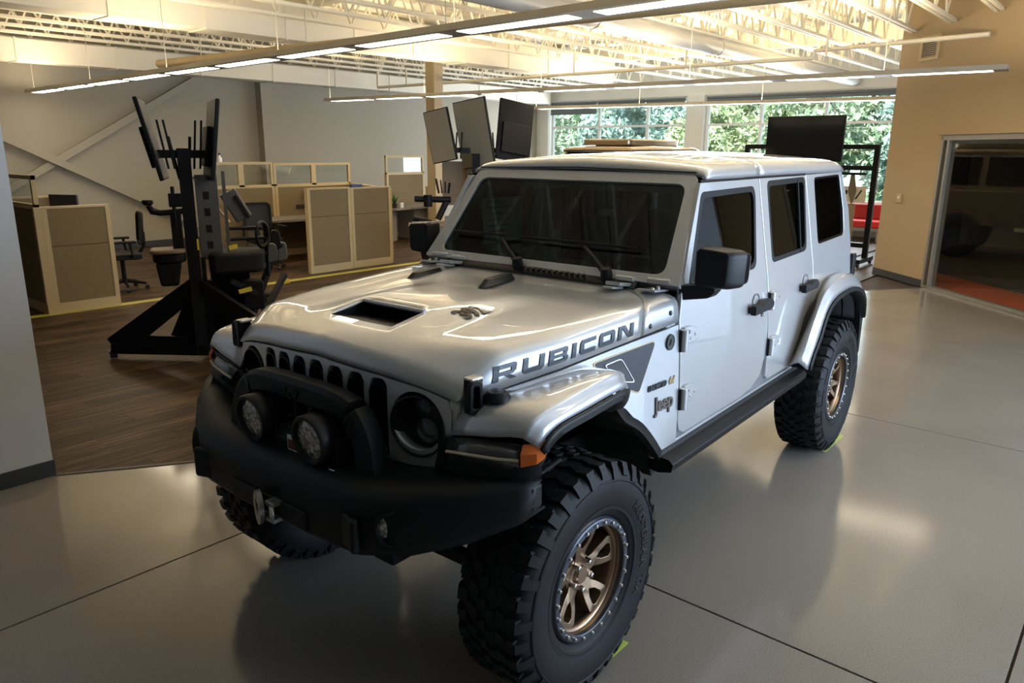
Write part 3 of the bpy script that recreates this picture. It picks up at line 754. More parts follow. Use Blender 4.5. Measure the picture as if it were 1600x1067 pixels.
# ---------------------------------------------------------------- sides: inner tub (dark seams), doors, quarters, fender sides
def fwd(pts): return pts
fd_out = [(-.797, .83), (-.80, 1.27), (-.845, 1.42), (-1.095, 1.838), (-1.787, 1.843), (-1.832, 1.30), (-1.842, 1.05), (-1.820, .90), (-1.77, .81), (-1.66, .762), (-1.5, .745), (-.86, .752), (-.815, .775)]
fd_hole = round_poly([(-.905, 1.398), (-1.10, 1.792), (-1.700, 1.800), (-1.722, 1.76), (-1.680, 1.40)], [.05, .03, .03, .03, .05])
rd_out = [(-1.795, 1.843), (-2.525, 1.846), (-2.585, 1.30), (-2.63, 1.20), (-2.66, 1.10), (-2.555, 1.0), (-2.42, .87), (-2.345, .785), (-2.27, .752), (-1.90, .757), (-1.85, .785), (-1.848, 1.05), (-1.840, 1.30)]
rd_out = [(-1.795, 1.843), (-2.525, 1.846), (-2.585, 1.30), (-2.60, 1.17), (-2.585, 1.05), (-2.47, .93), (-2.38, .82), (-2.33, .772), (-2.27, .752), (-1.90, .757), (-1.855, .785), (-1.850, 1.05), (-1.840, 1.30)]
rd_hole = round_poly([(-1.92, 1.402), (-1.905, 1.82), (-2.505, 1.828), (-2.478, 1.415)], [.04, .04, .04, .05])
q_out = [(-2.532, 1.846), (-3.27, 1.850), (-3.40, 1.60), (-3.42, 1.20), (-3.42, 1.02), (-2.60, 1.02), (-2.607, 1.17), (-2.592, 1.30)]
q_hole = round_poly([(-2.705, 1.425), (-2.685, 1.825), (-3.215, 1.835), (-3.272, 1.60), (-3.268, 1.440)], [.04, .035, .04, .0, .05])
fs_out = [(.36, 1.05), (.40, 1.16), (.37, 1.196), (.0, 1.218), (-.5, 1.247), (-.789, 1.257), (-.789, .735), (-.66, .735), (-.40, .98), (-.22, 1.08)]
def hood_side(z, x=None): return S(z)
for s in (1, -1):
    # inner skin seen only in the gaps
    panel('body_tub', [(-.62, .70), (-.70, 1.24), (-.90, 1.40), (-2.75, 1.40), (-2.75, 1.10), (-2.40, .78), (-2.38, .70)], s, off=-.018, thick=.03, material=M_PAINT, parent=V, bevel=0)
    fd = panel('front_door', fd_out, s, hole=fd_hole, material=M_PAINT, parent=V, c=(-1.35, 1.58))
    o = panel('window_seal', [(-1.35 + (x+1.35)*1.02, 1.58 + (z-1.58)*1.03) for x, z in fd_hole], s, hole=[(-1.35 + (x+1.35)*.945, 1.58 + (z-1.58)*.90) for x, z in fd_hole], off=.002, thick=.012, material=M_BLACK, parent=fd, bevel=.002, c=(-1.35, 1.58), zl=[])
    o = panel('door_glass', [(-1.35 + (x+1.35)*.97, 1.58 + (z-1.58)*.96) for x, z in fd_hole], s, off=-.006, thick=.004, material=M_PRIV, parent=fd, bevel=0, zl=[])
    rd = panel('rear_door', rd_out, s, hole=rd_hole, material=M_PAINT, parent=V, c=(-2.2, 1.60))
    o = panel('window_seal', [(-2.2 + (x+2.2)*1.02, 1.60 + (z-1.60)*1.03) for x, z in rd_hole], s, hole=[(-2.2 + (x+2.2)*.94, 1.60 + (z-1.60)*.90) for x, z in rd_hole], off=.002, thick=.012, material=M_BLACK, parent=rd, bevel=.002, c=(-2.2, 1.60), zl=[])
    o = panel('door_glass', [(-2.2 + (x+2.2)*.97, 1.60 + (z-1.60)*.96) for x, z in rd_hole], s, off=-.006, thick=.004, material=M_PRIV, parent=rd, bevel=0, zl=[])
    MB().bar((-2.375, s*(S(1.41)-.001), 1.41), (-2.385, s*(S(1.82)-.001), 1.82), .018, .010, up=(0,1,0)).build('window_divider', M_BLACK, rd)
    qp = panel('quarter_panel', q_out, s, hole=q_hole, material=M_PAINT, parent=V, c=(-2.98, 1.62))
    o = panel('window_seal', [(-2.98 + (x+2.98)*1.01, 1.63 + (z-1.63)*1.02) for x, z in q_hole], s, hole=[(-2.98 + (x+2.98)*.955, 1.63 + (z-1.63)*.94) for x, z in q_hole], off=-.002, thick=.012, material=M_GLOSSB, parent=qp, bevel=.002, c=(-2.98, 1.63), zl=[])
    o = panel('quarter_glass', [(-2.98 + (x+2.98)*.98, 1.63 + (z-1.63)*.98) for x, z in q_hole], s, off=-.008, thick=.004, material=M_PRIV, parent=qp, bevel=0, zl=[])
    # rocker below the doors
    panel('rocker', [(-.66, .742), (-.66, .70), (-2.37, .70), (-2.29, .742)], s, material=M_PAINT, parent=V, zl=[])
    # fender side between hood and door: follows the narrowing nose
    bm = bmesh.new(); bm.faces.new([bm.verts.new((p[0], 0, p[1])) for p in fs_out])
    for x in (.3, .2, .1, 0, -.1, -.2, -.3, -.4, -.5, -.6, -.7): bmesh.ops.bisect_plane(bm, geom=bm.verts[:]+bm.edges[:]+bm.faces[:], plane_co=(x,0,0), plane_no=(1,0,0))
    for z in ZL: bmesh.ops.bisect_plane(bm, geom=bm.verts[:]+bm.edges[:]+bm.faces[:], plane_co=(0,0,z), plane_no=(0,0,1))
    for v in bm.verts:
        yh = hood_ys(v.co.x) ; v.co.y = s*min(S(v.co.z), yh + (1.25-v.co.z)*.05 + max(0, -v.co.x-.3)*.03)
    bm.normal_update()
    for f in bm.faces:
        if f.normal.y*s < 0: f.normal_flip()
    me = bpy.data.meshes.new('fender_side'); bm.to_mesh(me); bm.free(); me.shade_smooth(); me.materials.append(M_PAINT)
    o = bpy.data.objects.new('fender_side', me); COL.objects.link(o); o.parent = V
    md = o.modifiers.new('solid', 'SOLIDIFY'); md.thickness = .02; md.offset = -1
    md = o.modifiers.new('bevel', 'BEVEL'); md.width = .004; md.segments = 2; md.limit_method = 'ANGLE'; md.angle_limit = R(40); md.harden_normals = True
    fside = o
    # door handles with bowl and key lock
    for dp, x0, x1, zh in ((fd, -1.555, -1.815, 1.200), (rd, -2.335, -2.575, 1.205)):
        xc = (x0+x1)/2; yb = S(zh)
        mb = MB()
        pts = [(x0, zh-.028), (x0, zh+.02), (x0-.03, zh+.028), (x0-.10, zh+.012), (x0-.15, zh+.034), (x1+.03, zh+.030), (x1, zh+.010), (x1, zh-.014), (x1+.03, zh-.026)]
        mb.prism(pts, lambda u, v, d: (u, s*(yb+d), v), .012, .045)
        mb.bb(x0-.045, x0-.005, s*(yb-.005), s*(yb+.03), zh-.02, zh+.014); mb.bb(x1+.005, x1+.05, s*(yb-.005), s*(yb+.03), zh-.012, zh+.024)
        mb.build('door_handle', M_BLACK, dp, bevel=.007)
        MB().lathe([(0, -.028), (.028, -.020), (.045, 0.0), (.047, .0015)], (x0-.105, s*(yb+.001), zh+.022), (0, s, 0), n=20).build('handle_bowl', M_PAINT, dp)
    mb = MB().lathe([(0, .004), (.006, .004), (.007, .006), (.011, .006), (.013, 0)], (-1.745, s*S(1.15), 1.145), (0, s, 0), n=14); mb.build('key_lock', M_CHROME, fd)
    # exposed door hinges
    for dp, x0, zs_ in ((fd, -.81, (1.19, .93)), (rd, -1.86, (1.205, .955))):
        for zh in zs_:
            yb = S(zh); mb = MB()
            mb.tube([(x0, s*(yb+.014), zh-.052), (x0, s*(yb+.014), zh+.045)], .018, n=12)
            mb.prism(round_poly([(x0-.01, zh-.022), (x0-.01, zh+.050), (x0-.075, zh+.050), (x0-.145, zh+.030), (x0-.145, zh-.018), (x0-.07, zh-.022)], .012), lambda u, v, d: (u, s*(S(v)+d), v), .001, .016)
            h = mb.build('door_hinge', M_PAINT, dp, bevel=.003)
            MB().bb(x0+.015, x0+.022, s*(yb), s*(yb+.012), zh-.052, zh+.040).build('hinge_gap', M_DARK, h)
            for bx, bz in ((-.05, .026), (-.105, .008), (-.06, -.004)):
                MB().lathe([(0, .020), (.007, .019), (.009, .015)], (x0+bx, s*yb, zh+bz), (0, s, 0), n=8).build('hinge_bolt', M_PAINT, h)
    # cowl side plugs
    for x, z in ((-.575, 1.285), (-.735, 1.315)):
        MB().lathe([(0, .004), (.006, .004), (.010, .002), (.011, 0)], (x, s*(hood_ys(x)+.0005), z), (0, s, 0), n=10).build('cowl_plug', M_GLOSSB, cowl)

# tail: tailgate, rear glass, lamps
tg = MB().bb(-3.41, -3.38, -.74, .74, .72, 1.36).build('tailgate', M_PAINT, V, bevel=.01)
ring_prism(MB(), [(-.73, 1.36), (.73, 1.36), (.66, 1.86), (-.66, 1.86)], round_poly([(-.60, 1.42), (.60, 1.42), (.55, 1.80), (-.55, 1.80)], .05), lambda u, v, d: (-3.38 - d + (v-1.36)*.17, u, v), 0, .03).build('rear_hatch', M_PAINT, V, bevel=.006)
MB().prism(round_poly([(-.61, 1.41), (.61, 1.41), (.56, 1.81), (-.56, 1.81)], .05), lambda u, v, d: (-3.385 - d + (v-1.36)*.17, u, v), 0, .005).build('rear_glass', M_PRIV, V)
for s in (-1, 1):
    t = MB().bb(-3.47, -3.40, s*.62, s*.80, 1.14, 1.30).build('tail_lamp', M_BLACK, V, bevel=.012)
    MB().bb(-3.482, -3.46, s*.64, s*.785, 1.16, 1.285).build('tail_lens', M_RED, t, bevel=.006)
MB().bb(-3.60, -3.45, -.80, .80, .70, .82).build('rear_bumper', M_BLACKS, V, bevel=.02)

# ---------------------------------------------------------------- fenders and flares
def resample(path, n):
    path = [Vector(p) for p in path]; L = [0]
    for a, b in zip(path, path[1:]): L.append(L[-1] + (b-a).length)
    out = []
    for k in range(n):
        t = L[-1]*k/(n-1)
        for i in range(len(path)-1):
            if t <= L[i+1] + 1e-9:
                u = (t-L[i])/max(1e-9, L[i+1]-L[i]); out.append(path[i].lerp(path[i+1], u)); break
    return out
def spline(path, n):
    """smooth Catmull-Rom through path, n points evenly spaced"""
    path = [Vector(p) for p in path]; Q = []
    for i in range(len(path)-1):
        p0 = path[max(i-1, 0)]; p1 = path[i]; p2 = path[i+1]; p3 = path[min(i+2, len(path)-1)]
        for k in range(8):
            t = k/8; Q.append(0.5*((2*p1) + (p2-p0)*t + (2*p0-5*p1+4*p2-p3)*t*t + (3*p1-p0-3*p2+p3)*t**3))
    Q.append(path[-1]); return resample(Q, n)
def flip_y(row, s): return [(p.x, s*p.y, p.z) for p in row]
N_F = 40
# front: rails from the hood outwards
fr_inner = spline([(.445, .60, 1.085), (.40, .62, 1.165), (.32, .645, 1.196), (.15, .68, 1.206), (0, .70, 1.210), (-.15, .725, 1.204), (-.24, .755, 1.165), (-.285, .778, 1.10), (-.30, .785, 1.06)], N_F)
fr_mid = spline([(.432, .76, 1.115), (.405, .76, 1.172), (.32, .77, 1.205), (.15, .79, 1.218), (0, .80, 1.224), (-.13, .81, 1.218), (-.22, .81, 1.178), (-.275, .80, 1.11), (-.297, .795, 1.065)], N_F)
fr_crease = spline([(.405, .885, 1.120), (.375, .892, 1.165), (.30, .896, 1.188), (.15, .898, 1.203), (0, .900, 1.212), (-.11, .896, 1.208), (-.19, .872, 1.172), (-.255, .83, 1.11), (-.292, .803, 1.065)], N_F)
fr_edge = spline([(.39, .915, 1.105), (.36, .922, 1.138), (.29, .924, 1.160), (.15, .925, 1.168), (0, .926, 1.178), (-.10, .920, 1.175), (-.175, .892, 1.150), (-.25, .842, 1.095), (-.29, .808, 1.060)], N_F)
rr_inner = spline([(-2.235, S(.76)+.002, .765), (-2.30, S(.8)+.002, .815), (-2.45, S(.93)+.002, .945), (-2.60, S(1.05)+.002, 1.062), (-2.72, S(1.14)+.002, 1.145), (-2.88, S(1.2)+.002, 1.20), (-3.12, S(1.2)+.002, 1.208), (-3.28, S(1.18)+.002, 1.178), (-3.38, S(1.1)+.002, 1.08), (-3.42, S(.9)+.002, .90)], N_F)
rr_crease = spline([(-2.19, .895, .80), (-2.245, .897, .858), (-2.355, .90, 1.009), (-2.475, .90, 1.13), (-2.59, .90, 1.172), (-2.76, .90, 1.195), (-2.99, .90, 1.193), (-3.22, .90, 1.140), (-3.35, .895, 1.03), (-3.40, .89, .90)], N_F)
rr_edge = spline([(-2.195, .922, .765), (-2.245, .924, .845), (-2.325, .926, .93), (-2.43, .926, 1.065), (-2.57, .926, 1.128), (-2.80, .926, 1.150), (-3.02, .926, 1.140), (-3.22, .924, 1.085), (-3.335, .92, 1.0), (-3.385, .915, .89)], N_F)
def loft(rails, name, material, parent, s, **k):
    mb = MB(); mb.grid([flip_y(r_, s) for r_ in rails])
    o = mb.build(name, material, parent, **k)
    bm = bmesh.new(); bm.from_mesh(o.data); bm.normal_update()
    a = sum((f.normal.z + f.normal.y*s)*f.calc_area() for f in bm.faces)
    if a < 0: bmesh.ops.reverse_faces(bm, faces=bm.faces)
    bm.to_mesh(o.data); bm.free()
    return o
def lerp_rail(a, b, t, lift=0.0): return [p.lerp(q, t) + Vector((0, 0, lift)) for p, q in zip(a, b)]
def off_rail(r_, dx=0, dy=0, dz=0, ctr=None, scale=1.0):
    out = []
    for p in r_:
        q = Vector(p)
        if ctr is not None: q.x = ctr[0] + (q.x-ctr[0])*scale; q.z = ctr[1] + (q.z-ctr[1])*scale
        out.append(q + Vector((dx, dy, dz)))
    return out
fr_crease = off_rail(fr_crease, dy=-.010, ctr=(.05, .60), scale=1.022); rr_crease = off_rail(rr_crease, dy=-.012, ctr=(-2.95, .60), scale=1.035)
for s in (1, -1):
    # ------- front
    rails = [fr_inner, lerp_rail(fr_inner, fr_mid, .5, .002), fr_mid, lerp_rail(fr_mid, fr_crease, .55, .004), lerp_rail(fr_mid, fr_crease, .93, .003), off_rail(fr_crease, dy=.003, dz=-.001), lerp_rail(fr_crease, fr_edge, .15, -.001), lerp_rail(fr_crease, fr_edge, .55), fr_edge]
    fd_ = loft(rails, 'front_fender', M_PAINT, V, s, solid=.012, sharp=70)
    c0 = (0.05, .60)
    b1 = off_rail(fr_edge, dy=.004, dz=-.002); b2 = off_rail(fr_edge, dy=.006, ctr=c0, scale=.945); b3 = off_rail(fr_edge, dy=-.03, ctr=c0, scale=.905); b4 = off_rail(fr_edge, dy=-.10, ctr=c0, scale=.89)
    b5 = off_rail(b4, dy=-.02, ctr=c0, scale=.93)
    loft([b1, lerp_rail(b1, b2, .5, .0), b2, b3, b4, b5], 'flare_trim', M_BLACK, fd_, s, solid=.006, sharp=60)
    # dark lining of the arch, down to the rear edge of the wheel well
    arch = spline([(.40, 0, .97), (.37, 0, 1.06), (.28, 0, 1.13), (.1, 0, 1.15), (-.10, 0, 1.14), (-.24, 0, 1.08), (-.34, 0, .98), (-.47, 0, .90), (-.62, 0, .76), (-.69, 0, .665)], 30)
    loft([[Vector((p.x, .38, p.z)) for p in arch], [Vector((p.x, .70, p.z)) for p in arch], [Vector((p.x, max(.78, min(.86, .86-(-.05-p.x)*.30)), p.z)) for p in arch]], 'wheel_liner', M_DARK, V, s, solid=.008)
    e1 = [Vector((p.x-.004, S(p.z)+.004, p.z+.006)) for p in arch[14:]]; e2 = [Vector((p.x+.03, S(p.z)+.012, p.z-.016)) for p in arch[14:]]; e3 = [Vector((p.x+.03, S(p.z)-.03, p.z-.016)) for p in arch[14:]]
    loft([e1, e2, e3], 'arch_edge', M_BLACK, V, s, solid=.006)
    MB().prism([(-.58, .90), (-.66, .76), (-.70, .62), (-.66, .60), (-.56, .80)], lambda u, v, d: (u, s*d, v), .38, .755).build('splash_guard', M_DARK, V)
    MB().prism([(.40, 1.10), (-.30, 1.12), (-.62, .80), (-.66, .50), (-.45, .50), (-.30, .80), (.15, .90), (.40, .80)], lambda u, v, d: (u, s*d, v), .36, .38).build('inner_fender', M_DARK, V)
    # front face of the fender: black housing, daytime strip, amber corner
    mb = MB()
    hp = [(.475, .565, 0), (.455, .70, 0), (.43, .85, 0), (.385, .925, 0)]
    zt = [1.075, 1.095, 1.108, 1.10]; zm = [.985, .99, 1.01, 1.045]; zb = [.945, .955, .975, 1.02]
    rows = [[(h[0]-.02, s*h[1], z) for h, z in zip(hp, zt)], [(h[0]-.018, s*h[1], z) for h, z in zip(hp, [z-.03 for z in zt])], [(h[0]+.006, s*h[1], z) for h, z in zip(hp, zm)], [(h[0], s*h[1], z) for h, z in zip(hp, zb)], [(h[0]-.12, s*(h[1]-.01), z) for h, z in zip(hp, [z+.005 for z in zb])]]
    mb.grid(rows); mb.bb(.37, .455, s*.555, s*.66, .95, 1.075)
    hs = mb.build('signal_housing', M_BLACK, fd_, solid=.01)
    mb = MB(); mb.grid([[(.452, s*.605, 1.078), (.442, s*.70, 1.090), (.424, s*.80, 1.098), (.402, s*.862, 1.100)], [(.476, s*.612, 1.055), (.463, s*.70, 1.062), (.443, s*.80, 1.068), (.42, s*.862, 1.072)], [(.476, s*.625, 1.005), (.463, s*.70, 1.010), (.443, s*.80, 1.018), (.42, s*.865, 1.03)]])
    mb.build('running_light', mat('smoked_lens', (.05, .05, .052), rough=.12, coat=1.0), hs, solid=.006)
    MB().tube([(.480, s*.615, 1.045), (.468, s*.70, 1.052), (.448, s*.80, 1.058), (.424, s*.864, 1.062)], .005, n=6).build('light_guide', mat('light_guide', (.55, .48, .35), rough=.3), hs)
    mb = MB(); mb.grid([[(.410, s*.868, 1.113), (.385, s*.905, 1.119), (.350, s*.922, 1.126)], [(.428, s*.872, 1.085), (.400, s*.916, 1.092), (.356, s*.930, 1.108)], [(.425, s*.870, 1.040), (.400, s*.915, 1.055), (.378, s*.928, 1.070)]])
    mb.build('amber_marker', M_AMBER, hs, solid=.012, bevel=.003)
    # ------- rear
    rails = [rr_inner, lerp_rail(rr_inner, rr_crease, .35, .006), lerp_rail(rr_inner, rr_crease, .75, .006), lerp_rail(rr_inner, rr_crease, .94, .003), rr_crease, lerp_rail(rr_crease, rr_edge, .14), lerp_rail(rr_crease, rr_edge, .55), rr_edge]
    rd_ = loft(rails, 'rear_fender', M_PAINT, V, s, solid=.012, sharp=70)
    c0 = (-2.95, .60)
    b1 = off_rail(rr_edge, dy=.004, dz=-.002); b2 = off_rail(rr_edge, dy=.006, ctr=c0, scale=.955); b3 = off_rail(rr_edge, dy=-.03, ctr=c0, scale=.93); b4 = off_rail(rr_edge, dy=-.14, ctr=c0, scale=.915)
    loft([b1, lerp_rail(b1, b2, .5), b2, b3, b4], 'flare_trim', M_BLACK, rd_, s, solid=.006, sharp=60)
    arch = [Vector((c0[0] + (p.x-c0[0])*.92, 0, c0[1] + (p.z-c0[1])*.92)) for p in rr_edge]
    loft([[Vector((p.x, .38, p.z)) for p in arch], [Vector((p.x, .86, p.z)) for p in arch]], 'wheel_liner', M_DARK, V, s, solid=.008)
    MB().prism([(-3.30, 1.06), (-3.42, 1.0), (-3.42, .62), (-3.385, .60), (-3.36, .80)], lambda u, v, d: (u, s*d, v), .62, .90).build('mud_guard', M_BLACK, V, bevel=.004)
    # rock slider
    mb = MB(); prof = [(.74, .735), (.800, .732), (.808, .712), (.850, .708), (.868, .690), (.862, .655), (.80, .640), (.74, .648)]
    n = len(prof); st = [(-.63, .985), (-.68, 1), (-2.33, 1), (-2.385, .97)]
    mb.grid([[(x, s*(.74 + (y-.74)*k), .69 + (z-.69)*k) for y, z in prof] for x, k in st], closed_v=True)
    mb.add([(st[0][0], s*y, z) for y, z in prof], [tuple(range(n))]); mb.add([(st[-1][0], s*y, z) for y, z in prof], [tuple(range(n))])
    mb.build('rock_slider', M_BLACKS, V, bevel=.006, merge=.001)
    # mirror
    mb = MB()
    bo = round_poly([(.797, 1.405), (.965, 1.412), (.972, 1.575), (.797, 1.588)], .03)
    f_ = [(-.865, s*(.89 + (y_-.89)*.80 - .018), 1.495 + (z_-1.495)*.90) for y_, z_ in bo]
    m2 = [(-.90, s*(.89 + (y_-.89)*.97 - .004), 1.495 + (z_-1.495)*.99) for y_, z_ in bo]
    b_ = [(-.985, s*(.90 + (y_-.89)*1.0), 1.492 + (z_-1.495)*.98) for y_, z_ in bo]
    n = len(bo)
    mb.add(f_ + m2 + b_, [tuple(range(n)), tuple(range(2*n, 3*n))] + [(i, (i+1) % n, n+(i+1) % n, n+i) for i in range(n)] + [(n+i, n+(i+1) % n, 2*n+(i+1) % n, 2*n+i) for i in range(n)])
    mi = mb.build('side_mirror', M_BLACK, V, bevel=.010, seg=3)
    mb = MB(); mb.prism(round_poly([(.745, 1.352), (.86, 1.366), (.885, 1.40), (.87, 1.425), (.745, 1.418)], .015), lambda u, v, d: (d - (u-.745)*.5, s*u, v), -.83, -.90)
    mb.build('mirror_arm', M_BLACK, mi, bevel=.010)
    MB().prism(round_poly([(.81, 1.42), (.975, 1.427), (.98, 1.56), (.81, 1.572)], .025), lambda u, v, d: (d, s*(u+.01), v), -.988, -.991).build('mirror_glass', M_CHROME, mi)

# ---------------------------------------------------------------- badges and lettering
def put_text(txt, size, fn, name, material, parent, bold=0.0, spacing=1.0, sx=1.0, shear=0.0, thick=.002, subdiv=.05):
    """letters as thin solid meshes; fn(u,v)->point, u along the word"""
    vs, fs = text_polys(txt, size, bold, 0, spacing)
    bm = bmesh.new(); bv = [bm.verts.new((v[0]*sx + v[1]*shear, v[1], 0)) for v in vs]
    for f in fs:
        try: bm.faces.new([bv[i] for i in f])
        except ValueError: pass
    x1 = max(v.co.x for v in bm.verts); k = subdiv
    x = k
    while x < x1: bmesh.ops.bisect_plane(bm, geom=bm.verts[:]+bm.edges[:]+bm.faces[:], plane_co=(x,0,0), plane_no=(1,0,0)); x += k
    y = k
    while y < size: bmesh.ops.bisect_plane(bm, geom=bm.verts[:]+bm.edges[:]+bm.faces[:], plane_co=(0,y,0), plane_no=(0,1,0)); y += k
    bmesh.ops.remove_doubles(bm, verts=bm.verts, dist=1e-5)
    for v in bm.verts: v.co = fn(v.co.x, v.co.y)
    me = bpy.data.meshes.new(name); bm.to_mesh(me); bm.free(); me.materials.append(material)
    o = bpy.data.objects.new(name, me); COL.objects.link(o); o.parent = parent
    if thick:
        md = o.modifiers.new('solid', 'SOLIDIFY'); md.thickness = thick; md.offset = 0
    return o
def glyph_mesh(polys, fn, name, material, parent, thick=.002):
    """hand-drawn letters: list of polygons in the unit strip"""
    bm = bmesh.new()
    for poly in polys:
        f = bm.faces.new([bm.verts.new((p[0], p[1], 0)) for p in poly])
    for vv in (.12, .25, .38, .5, .62, .75, .88): bmesh.ops.bisect_plane(bm, geom=bm.verts[:]+bm.edges[:]+bm.faces[:], plane_co=(0,vv,0), plane_no=(0,1,0))
    bmesh.ops.triangulate(bm, faces=bm.faces)
    for v in bm.verts: v.co = fn(v.co.x, v.co.y)
    me = bpy.data.meshes.new(name); bm.to_mesh(me); bm.free(); me.materials.append(material)
    o = bpy.data.objects.new(name, me); COL.objects.link(o); o.parent = parent
    md = o.modifiers.new('solid', 'SOLIDIFY'); md.thickness = thick; md.offset = 0
    return o
t_ = .26
def cbar(x0, x1, y0, y1): return [(x0, y0), (x1, y0), (x1, y1), (x0, y1)]
LET = {
 'R': [cbar(0, t_, 0, 1), [(t_, .72), (1.0, .72), (1.12, .80), (1.12, .92), (1.0, 1), (t_, 1)], [(.86, .40), (1.12, .50), (1.12, .80), (.86, .72)], [(t_, .32), (.95, .32), (1.12, .50), (.86, .56), (t_, .56)], [(.50, .32), (.80, .32), (1.2, 0), (.86, 0)]],
 'U': [[(0, .18), (t_, .30), (t_, 1), (0, 1)], [(.12, 0), (1.0, 0), (1.12, .18), (.86, .30), (t_, .30), (0, .18)], [(.86, .30), (1.12, .18), (1.12, 1), (.86, 1)]],
 'B': [cbar(0, t_, 0, 1), [(t_, .74), (.95, .74), (1.08, .84), (1.06, .93), (.98, 1), (t_, 1)], [(t_, .40), (1.02, .40), (1.02, .60), (t_, .60)], [(t_, 0), (1.0, 0), (1.12, .10), (1.12, .22), (.86, .26), (t_, .26)], [(.84, .26), (1.12, .22), (1.12, .34), (1.02, .44), (.84, .40)], [(.82, .60), (1.02, .58), (1.08, .68), (1.08, .84), (.82, .74)]],
 'I': [cbar(0, t_, 0, 1)],
 'C': [[(0, .18), (t_, .30), (t_, .70), (0, .82)], [(0, .18), (.12, 0), (1.05, 0), (1.05, .28), (t_, .30)], [(0, .82), (t_, .70), (1.05, .72), (1.05, 1), (.12, 1)]],
 'O': [[(0, .18), (t_, .30), (t_, .70), (0, .82)], [(0, .18), (.12, 0), (1.0, 0), (1.12, .18), (.86, .30), (t_, .30)], [(0, .82), (t_, .70), (.86, .70), (1.12, .82), (1.0, 1), (.12, 1)], [(.86, .30), (1.12, .18), (1.12, .82), (.86, .70)]],
 'N': [cbar(0, t_, 0, 1), cbar(.90, .90+t_, 0, 1), [(t_*.55, 1), (t_+.22, 1), (.90+t_*.6, 0), (.82, 0)]],
}
word = []; xx = 0.0
for ch in 'RUBICON':
    wch = max(p[0] for poly in LET[ch] for p in poly)
    for poly in LET[ch]: word.append([(p[0]+xx, p[1]) for p in poly])
    xx += wch + .26
xx -= .26
def hood_side_pt(x, z, off=.003):
    """point on the flank of the hood"""
    best = None
    pr = [hood_pt(x, i, 0) for i in range(9)]
    for a, b in zip(pr, pr[1:]):
        if a.z <= z <= b.z and b.z > a.z:
            p = a.lerp(b, (z-a.z)/(b.z-a.z)); n = Vector((0, b.z-a.z, -(b.y-a.y))).normalized(); return p + n*off
    return pr[0] + Vector((0, off, z-pr[0].z))
from mathutils.bvhtree import BVHTree
HB = BVHTree.FromPolygons([v.co for v in hood.data.vertices], [tuple(p.vertices) for p in hood.data.polygons])
fine = []
for poly in word:       # split long bars so that they follow the curved flank
    fine.append(poly)
for s in (1, -1):
    def fn(u, v, s=s):
        uu = u/xx; 
        if s < 0: uu = 1-uu
        x = .295 - uu*.745 - (v-.5)*.012*s; zb = 1.233 + uu*.036; h = .053
        hit = HB.ray_cast(Vector((x, 1.5, zb + v*h)), Vector((0, -1, 0)))
        p = hit[0] + Vector((0, .0025, .001)) if hit[0] is not None else hood_side_pt(x, zb + v*h)
        return Vector((p.x, s*p.y, p.z))
    o = glyph_mesh(fine, fn, 'hood_lettering', M_GRAPH, hood)
    o['label'] = 'dark RUBICON lettering along the hood flank'
def hood_top(x, y, off=.0015):
    q = hood_xf(y) - x; zs = hood_zs(x); zc = hood_q(max(0, q)) - hood_drop(y, q); f = itp(abs(y), [0, .45], [1, .992])
    return Vector((x, y, zs+(zc-zs)*f + bulge(x, y) + off))
for s in (1,):
    o = put_text('392', .115, lambda u, v: hood_top(.06 - u*.90 + v*.10, .325 - v*.95, .003), 'hood_numerals', M_GLOSSB, hood, bold=.004, spacing=.95, thick=.001, subdiv=.02)
    o['label'] = 'black 392 numerals on the hood'
